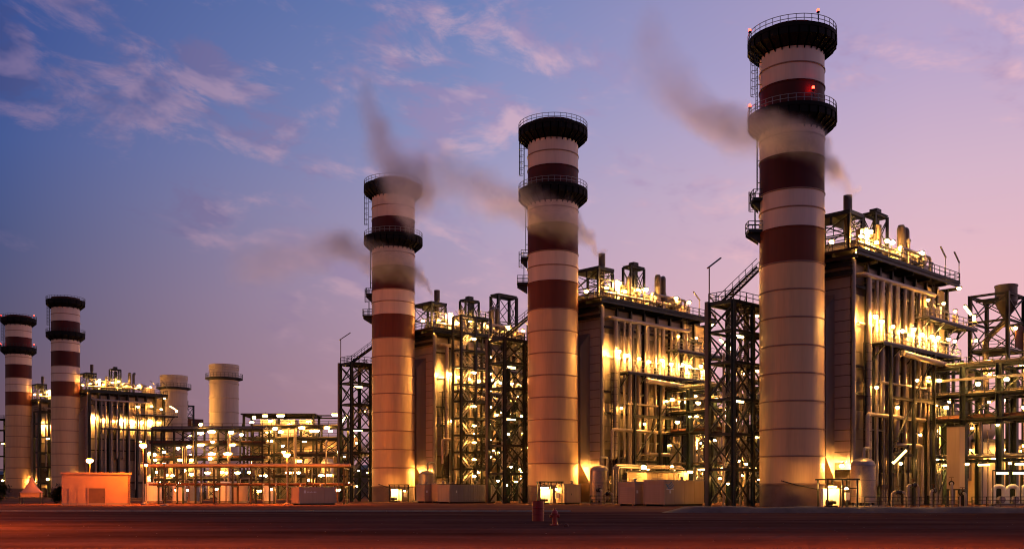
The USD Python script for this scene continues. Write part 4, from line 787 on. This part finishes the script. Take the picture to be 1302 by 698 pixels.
street_lamp(-56.8, 135, 5.9, 'orange sodium street lamp rising behind the plaster house'); street_lamp(-51.0, 140, 5.4, 'low orange sodium lamp behind the tall street lamp', .22)
street_lamp(-66, 100, 9.0, 'street lamp left of the picture', .34)
def yard_lamp(x, y, lab, h=9.0):
    """A mast whose deep hood keeps the light on the apron."""
    t = thing('yard_lamp', lab, 'street lamp', (x, y, 0), 0, 'hooded lamps along the near apron')
    obj('pole', MB().sweep([(0, 0, 0), (0, 0, h * .5), (0, 0, h)], [.12, .1, .07], 8), 'galvanised', t)
    hd = obj('head', MB().lathe([(.5, h - .22), (.5, h + .1), (.2, h + .25), (0, h + .26)], 16).lathe([(.49, h + .1), (.49, h - .22)], 16), 'dark_steel', t)
    obj('lens', MB().lathe([(.0, h + .02), (.42, h + .04), (.42, h + .06), (0, h + .06)], 16), 'lamp_street', hd)
for x, y, lab in ((-13, 18, 'hooded lamp near the viewpoint, left'), (13, 18, 'hooded lamp near the viewpoint, right'), (-4.5, 1, 'hooded lamp beside the viewpoint, left'), (5, 1, 'hooded lamp beside the viewpoint, right'), (-32, 42, 'hooded lamp left of the apron'), (-52, 66, 'hooded lamp farther along the left edge')): yard_lamp(x, y, lab, 12.0)
t = thing('bare_pole', 'thin bare post on a round base, right of the plaster house', 'post', (-41.6, 120, 0)); obj('base', MB().lathe([(.5, 0), (.5, .15), (.1, .2)], 14), 'concrete', t); obj('post', MB().tube((0, 0, .1), (0, 0, 6.4), .07, 8), 'rust', t)

# ------------------------------------------------------------------ left middle: long low pipe rack with an orange-lit pipe, lamp-lit racks and a deck building behind
t = thing('low_pipe_rack', 'long low pipe rack with a thick orange-lit pipe, across the left middle', 'pipe rack', (-48.6, 138, 0), -.02); r = random.Random(5); LN = 25.6
for i in range(11):
    u = LN * i / 10; obj('post', MB().hbeam((u, 0, 0), (u, 0, 5.0), .22, .22), 'dark_steel', t); obj('post', MB().hbeam((u, 2.4, 0), (u, 2.4, 5.0), .22, .22), 'dark_steel', t)
    for z in (2.5, 4.95): obj('beam', MB().box((u - .1, -.3, z - .2), (u + .1, 2.7, z)), 'dark_steel', t)
for v, z, rr, m in ((.3, 5.3, .24, 'cladding'), (1.1, 5.15, .16, 'rust'), (1.7, 5.2, .2, 'cladding_dark'), (2.2, 5.1, .1, 'rust'), (.4, 2.68, .16, 'rust'), (1.2, 2.65, .12, 'galvanised'), (2.0, 2.7, .2, 'rust')): obj('rack_pipe', MB().tube((-1.5, v, z), (LN + .8, v, z), rr, 10), m, t)
for i in range(15): u = LN * (i + .5) / 15; obj('drop_pipe', MB().pipe([(u, .4, 2.7), (u, -.2, 2.7), (u, -.2, .2)], .08, 6), r.choice(('rust', 'galvanised')), t)
for i in range(16):
    u = 1 + LN * i / 16 + r.uniform(-.5, .5); z = r.choice((1.9, 2.0, 4.3, 3.9, 1.7)); lamp(t, (u, r.choice((.6, 1.9, 2.6)), z), r.choice(('lamp_soft', 'lamp_dim')), r.choice((.4, .55, .9)), .4, .34, (u, 1.2, z + .6))
def box_row(pts, y, lab, mats):
    for i, (x, w, h) in enumerate(pts):
        t = thing('process_vessel', lab[i], 'vessel', (x, y + (i % 2) * 1.5, 0), .2 * i, None); rr = w / 2
        obj('shell', MB().lathe([(rr, .3), (rr, h - .3), (rr * .75, h - .05), (0, h)], 20), mats[i % len(mats)], t); obj('base', MB().lathe([(rr * 1.1, 0), (rr * 1.1, .3), (rr, .3)], 20), 'concrete', t); obj('pipe', MB().pipe([(0, 0, h), (0, 0, h + .6), (rr + .4, 0, h + .6), (rr + .4, 0, .2)], .09, 6), 'galvanised', t)
box_row(((-53.6, 2.4, 3.1), (-50.2, 2.0, 2.8), (-47.6, 1.7, 3.0), (-43.4, 2.0, 3.2), (-40.6, 2.2, 3.0), (-36.6, 1.8, 2.9)), 150,
        ['pale vessel at the left end below the low pipe rack', 'second vessel from the left below the low pipe rack, pale', 'blue vessel below the low pipe rack', 'pale vessel right of the blue vessel', 'wide pale vessel under the rack, left of the orange street lamp', 'pale vessel just left of the buff container'], ['white_paint', 'white_paint', 'blue_paint', 'white_paint', 'cabin_beige'])
def lit_rack(x0, x1, y, zs, lab, seed, n, lights):
    r = random.Random(seed); t = thing('lamp_lit_rack', lab, 'pipe rack', (x0, y, 0), -.03); ln = x1 - x0; us = tuple(ln * i / n for i in range(n + 1))
    lattice(t, us, (0, 5.0), zs, .36, 'dark_steel', True, skip=lambda f, j, i: (i + j + seed) % 2 or f == 'u', bw=.16)
    for z in zs:
        for j in range(6): v = .3 + j * .8; rr = r.choice((.1, .15, .22, .3)); obj('rack_pipe', MB().tube((-.6, v, z + rr), (ln + .6, v, z + rr), rr, 8), r.choice(('pipe_cladding', 'cladding_dark', 'galvanised', 'rust')), t)
        obj('railing', rail_mesh([(0, -.1, z), (ln, -.1, z)], 1.1, 2.0, r=.045), 'dark_steel', t)
    for i in range(10): u = ln * r.random(); z = r.choice(zs); obj('drop_pipe', MB().pipe([(u, -.3, .2), (u, -.3, z - .5), (u, 1.5, z - .5)], r.choice((.12, .2, .3)), 8), r.choice(('pipe_cladding', 'cladding_dark')), t)
    for i in range(4): u = ln * (i + .5 + r.uniform(-.2, .2)) / 4; w = r.uniform(1.4, 3.0); obj('vessel', MB().lathe([(0, 0), (w * .5, .1), (w * .5, 3), (w * .35, 3.6), (0, 3.8)], 16, (u, 2.5, zs[0] + .1)), r.choice(('cladding', 'white_paint')), t)
    for u, z, w in lights: lamp(t, (u - x0, -.55, z), r.choice(('lamp_dim', 'lamp_dim', 'lamp_soft')), w * .9, .5, .6, (u - x0, 0, z + .8))
def px(x, y, d): return ((x - 651) / 1276 * d, EYE + (624.5 - y) / 1276 * d)
D = 205
lit_rack(-73.5, -50.8, D, (4.2, 8.4, 11.4, 14.4), 'rack hung with many lamps below the two plain buff stacks', 8, 5,
         [(*px(x, y, D), w) for x, y, w in ((257, 551, 1.5), (271, 549, 1.8), (296, 550, 1.1), (309, 553, .8), (257, 540, .8), (228, 570, .9), (242, 568, 1.0), (257, 566, 1.6), (272, 562, .8), (298, 566, 1.1), (271, 577, 1.7), (291, 577, 1.9), (230, 585, .8), (245, 585, .8), (269, 583, .9), (236, 598, .8), (245, 603, .9), (284, 600, .9), (229, 615, 1.6), (282, 620, 1.2), (210, 575, .7), (198, 578, .7), (199, 585, .7), (210, 590, .8), (201, 600, .7), (213, 604, .8), (196, 592, .6))])
D = 215
lit_rack(-55.5, -37.2, D, (5.0, 9.6, 13.0, 15.6), 'rack with lamps and white enclosures behind the orange street lamp', 9, 4,
         [(*px(x, y, D), w) for x, y, w in ((324, 531, .9), (338, 529, 1.2), (358, 529, 1.9), (342, 549, 1.3), (351, 545, 1.2), (358, 549, 1.3), (385, 544, 1.5), (401, 548, 2.4), (417, 544, 1.4), (427, 528, 1.5), (344, 561, 1.3), (324, 588, 1.5), (382, 586, 1.2), (409, 592, 1.4), (421, 604, .9), (334, 605, 1.0), (330, 624, 1.8), (342, 624, 1.8), (362, 575, .9), (394, 610, .9), (433, 575, 1.0))])
t = thing('deck_building', 'dark-framed deck building with white enclosures and a broad sloping duct, left of the lattice tower', 'building', (-62.0, 232, 0), .03)
lattice(t, (0, 8, 16, 24), (0, 8), (14.2, 19.4), .5, 'dark_steel', False)
obj('deck', MB().box((-.5, -.5, 14.0), (24.5, 8.5, 14.3)), 'grating', t)
for u in (3.6, 8.2, 12.6): obj('enclosure', MB().box((u, 1.0, 14.3), (u + 3.4, 5.0, 18.4)), 'white_paint', t)
obj('roof', MB().box((-.6, -.6, 19.4), (16.6, 8.6, 19.7)), 'dark_steel', t)
obj('broad_duct', MB().sweep([(11, 3, 9.0), (18, 3, 10.5), (27, 3, 12.6)], [2.6, 2.6, 2.6], 24), 'cladding', t)
for u in (13.5, 17.5, 21.5, 25): obj('duct_rib', MB().lathe([(2.6, -.12), (2.78, -.12), (2.78, .12), (2.6, .12)], 24, (u, 3, 9.0 + (u - 11) * .225), 'x'), 'dark_steel', t)
obj('wall', MB().box((0, 6.0, 0), (24, 6.3, 13.8)), 'cladding_dark', t)
for u, z in ((2, 17.6), (6.2, 17.9), (10.6, 17.2), (15, 17.8), (20, 15.6), (24, 16.0), (4, 12.6), (9, 12.2), (14, 13.2), (19, 13.8), (6, 7.5), (12, 6.0), (20, 6.5)): lamp(t, (u, -.7, z), 'lamp_dim', 1.0, .6, .5, (u, 0, z + .8))
tube_lamp(t, (22.6, -.8, 17.8), (24.0, -.8, 19.2), 'lamp_tube', .3)

# ------------------------------------------------------------------ long sheds far behind the plant
for i, (x, y, w, h, lab) in enumerate(((150, 300, 90, 9, 'long dark shed on the horizon behind the right pipe rack'), (60, 340, 80, 8, 'long dark shed on the horizon behind the tallest stack'), (-20, 330, 66, 9, 'long dark shed on the horizon behind the middle stack'), (-78, 360, 60, 8, 'long dark shed on the horizon behind the plain buff stacks'), (-185, 380, 110, 8, 'long dark shed on the horizon behind the small striped stacks'))):
    t = thing('storage_shed', lab, 'shed', (x, y, 0), .02 * (i - 2))
    obj('wall', MB().box((-w / 2, 0, 0), (w / 2, 14, h)), 'cladding_dark', t); obj('roof', MB().prism([(-.6, h), (14.6, h), (7, h + 1.6)], -w / 2 - .5, w / 2 + .5, 0), 'dark_steel', t)

# ------------------------------------------------------------------ steam drifting from the boiler vents
def plume(lab, pts, dens, seed, col=(.985, .90, .95)):
    """pts: (x, y, z, radius, strength) along the drift, x falling. A closed tube of thin steam whose density fades away from that line."""
    P = np.array(pts, float); P[2:, 3] *= 1.22; s = np.linspace(0, 1, 40); k = np.linspace(0, 1, len(P)); xs = P[:, 0]
    name = 'steam_' + str(seed); x0, x1 = xs[0], xs[-1]
    from scipy.interpolate import PchipInterpolator as PI_
    f = (xs - x0) / (x1 - x0); cy, cz, cr, cs = (PI_(f, P[:, i]) for i in (1, 2, 3, 4))
    F = np.linspace(0, 1, 60); lo = P[:, 1:3].min(0) - 10; hi = P[:, 1:3].max(0) + 10; rmax = P[:, 3].max() * 1.01
    ramp = [(float(a), (float((cy(a) - lo[0]) / (hi[0] - lo[0])), float((cz(a) - lo[1]) / (hi[1] - lo[1])), float(cr(a) / rmax))) for a in F]
    sr = [(float(a), (float(cs(a)),) * 3) for a in F]
    nodes = {'g': ('geometry', {}), 'nz0': ('noise_texture', {'scale': .16, 'detail': 3.0, 'roughness': .6}), 'sub': ('vector_math', {'math_type': 'subtract', 'vector2': (.5, .5, .5)}), 'scl': ('vector_math', {'math_type': 'scale', 'scale': 5.0}), 'wob': ('vector_math', {'math_type': 'add'}),
             'p': ('separate_xyz', {}), 'f': ('map_range', {'from_min': float(x0), 'from_max': float(x1), 'clamp': True}), 'r': ('rgb_ramp', {'ramp': ramp}), 'c': ('separate_color', {}), 's': ('rgb_ramp', {'ramp': sr}), 'sv': ('separate_color', {}),
             'y': ('map_range', {'to_min': float(lo[0]), 'to_max': float(hi[0])}), 'z': ('map_range', {'to_min': float(lo[1]), 'to_max': float(hi[1])}), 'rad': ('math', {'math_type': 'multiply', 'value2': float(rmax)}),
             'dy': ('math', {'math_type': 'subtract'}), 'dz': ('math', {'math_type': 'subtract'}), 'v': ('combine_xyz', {'x': 0.0}), 'len': ('vector_math', {'math_type': 'length'}), 'q': ('math', {'math_type': 'divide'}),
             'fall': ('map_range', {'range_type': 'smoothstep', 'from_min': .98, 'from_max': .0, 'to_min': 0.0, 'to_max': 1.0, 'clamp': True}),
             'm': ('mapping', {'scale': (.16, .3, .34), 'rotation': (0, .45, 0)}), 'n': ('noise_texture', {'scale': 1.0, 'detail': 4.0, 'roughness': .6, 'distortion': .6}), 'nr': ('map_range', {'from_min': .36, 'from_max': .68, 'to_min': .4, 'to_max': 1.25, 'clamp': True}),
             'm1': ('math', {'math_type': 'multiply'}), 'm2': ('math', {'math_type': 'multiply'}), 'm3': ('math', {'math_type': 'multiply', 'value2': float(dens)}), 'vol': ('principled_volume', {'color': col, 'anisotropy': .55})}
    links = [('g.position', 'nz0.vector'), ('nz0.color', 'sub.vector1'), ('sub.vector', 'scl.vector1'), ('g.position', 'wob.vector1'), ('scl.vector', 'wob.vector2'), ('wob.vector', 'p.vector'), ('p.x', 'f.value'), ('f.result', 'r.fac'), ('r.color', 'c.color'), ('f.result', 's.fac'), ('s.color', 'sv.color'),
             ('c.r', 'y.value'), ('c.g', 'z.value'), ('c.b', 'rad.value1'), ('p.y', 'dy.value1'), ('y.result', 'dy.value2'), ('p.z', 'dz.value1'), ('z.result', 'dz.value2'), ('dy.value', 'v.y'), ('dz.value', 'v.z'), ('v.vector', 'len.vector1'), ('len.value', 'q.value1'), ('rad.value', 'q.value2'), ('q.value', 'fall.value'),
             ('wob.vector', 'm.vector'), ('m.vector', 'n.vector'), ('n.fac', 'nr.value'), ('fall.result', 'm1.value1'), ('nr.result', 'm1.value2'), ('m1.value', 'm2.value1'), ('sv.r', 'm2.value2'), ('m2.value', 'm3.value1'), ('m3.value', 'vol.density')]
    MATS[name] = usdkit.material(stage, '/World/Looks/' + name, nodes, links, volume='vol.volume')
    c = np.stack([x0 + F * (x1 - x0), cy(F), cz(F)], 1); rr = cr(F) * 1.25 + .4
    # grow the shell so that the wobble stays inside
    o = obj('steam_plume', MB().sweep(c, rr, 14), name)
    return tag(o, lab, 'steam', 'steam plumes from the boiler vents')
plume('brown steam plume crossing the tallest stack and trailing to its upper left', [(38.9, 116.6, 35.9, 1.1, 2.0), (37.2, 115.0, 37.6, 2.0, 2.0), (34.6, 112.0, 39.4, 2.6, 1.5), (29.7, 108.3, 40.2, 2.6, .8), (25.2, 107.5, 39.8, 2.6, 1.0), (22.2, 107.5, 41.0, 2.9, 1.0), (19.3, 107.5, 43.2, 3.5, .7), (16.8, 107.5, 45.5, 4.4, .35), (14.6, 107.5, 48.6, 5.6, .18), (12.5, 107.5, 51.0, 6.0, 0.0)], .44, 1)
plume('steam plume crossing the middle stack and spreading towards the steaming stack', [(12.3, 145.4, 35.6, 1.1, 2.2), (10.8, 143.5, 37.8, 2.1, 2.2), (8.9, 140.0, 39.3, 2.9, 1.6), (5.3, 137, 39.6, 3.0, .9), (1.5, 136.5, 40.2, 3.2, 1.0), (-2.3, 137.5, 42.1, 3.6, .9), (-6.7, 140, 44.8, 4.4, .5), (-10.8, 144, 47.1, 5.0, .5), (-14.0, 150, 47.0, 6.0, 1.1), (-16.6, 154, 48.6, 6.2, 1.1), (-19.4, 157, 53, 6.6, .7), (-22.0, 159, 59, 7.5, .4), (-25.0, 160, 66, 8, 0.0)], .30, 2)
plume('steam plume from the third boiler crossing the lower bands of the steaming stack', [(-13.6, 172, 35.2, 1.1, 2.2), (-14.8, 170.5, 37.4, 2.1, 2.2), (-16.5, 167, 38.7, 2.9, 1.6), (-19.3, 163.5, 38.9, 3.0, .9), (-23.1, 163, 39.3, 3.0, 1.0), (-27.7, 163.5, 42.0, 3.4, .9), (-31, 164, 41.0, 3.6, .5), (-36.3, 165, 40.4, 4.4, .22), (-42, 166, 39.5, 5.0, .16), (-48, 166, 38.5, 5, 0.0)], .40, 3)


# ------------------------------------------------------------------ worn apron: patches, tyre-darkened lanes and loose stones
r = random.Random(21)
for i, (x0, y0, x1, y1, w) in enumerate(((-60, 60, 60, 55, 1.1), (-60, 63.2, 60, 58, 1.1), (-50, 44, 55, 47, .9), (-50, 46.4, 55, 49.2, .9))):
    xs = np.linspace(x0, x1, 60); ys = np.linspace(y0, y1, 60) + .5 * np.sin(xs * .11 + i); ww = w * (.75 + .25 * np.sin(xs * .37 + 2 * i))
    v = np.stack([np.stack([xs, ys - ww / 2, xs * 0 + .010 + .001 * i], -1), np.stack([xs, ys + ww / 2, xs * 0 + .010 + .001 * i], -1)]).reshape(-1, 3); f = [q for j in range(59) for q in ([j, j + 1, 60 + j + 1], [j, 60 + j + 1, 60 + j])]
    tag(obj('tyre_track', MB().raw(v, [(0, 0, 1)] * 120, f), 'track_dust'), kind='structure')
st = MB(); c = 0
while c < 260:
    y = r.uniform(32, 82); x = r.uniform(-.56, .56) * y; s_ = r.choice((.015, .02, .03, .04)); c += 1
    q = np.array([[math.cos(a) * s_ * r.uniform(.7, 1.2), math.sin(a) * s_ * r.uniform(.7, 1.2), .006] for a in np.arange(5) * 1.257]) + (x, y, 0); top = np.array([x, y, s_ * r.uniform(.6, 1.0)])
    for j in range(5):
        a, b = q[j], q[(j + 1) % 5]; n = np.cross(b - a, top - a); st.raw([a, b, top], [n / np.linalg.norm(n)] * 3, [[0, 1, 2]])
tag(obj('gravel', st, 'berm_soil'), 'loose gravel scattered over the dark apron', 'gravel', kind='stuff')
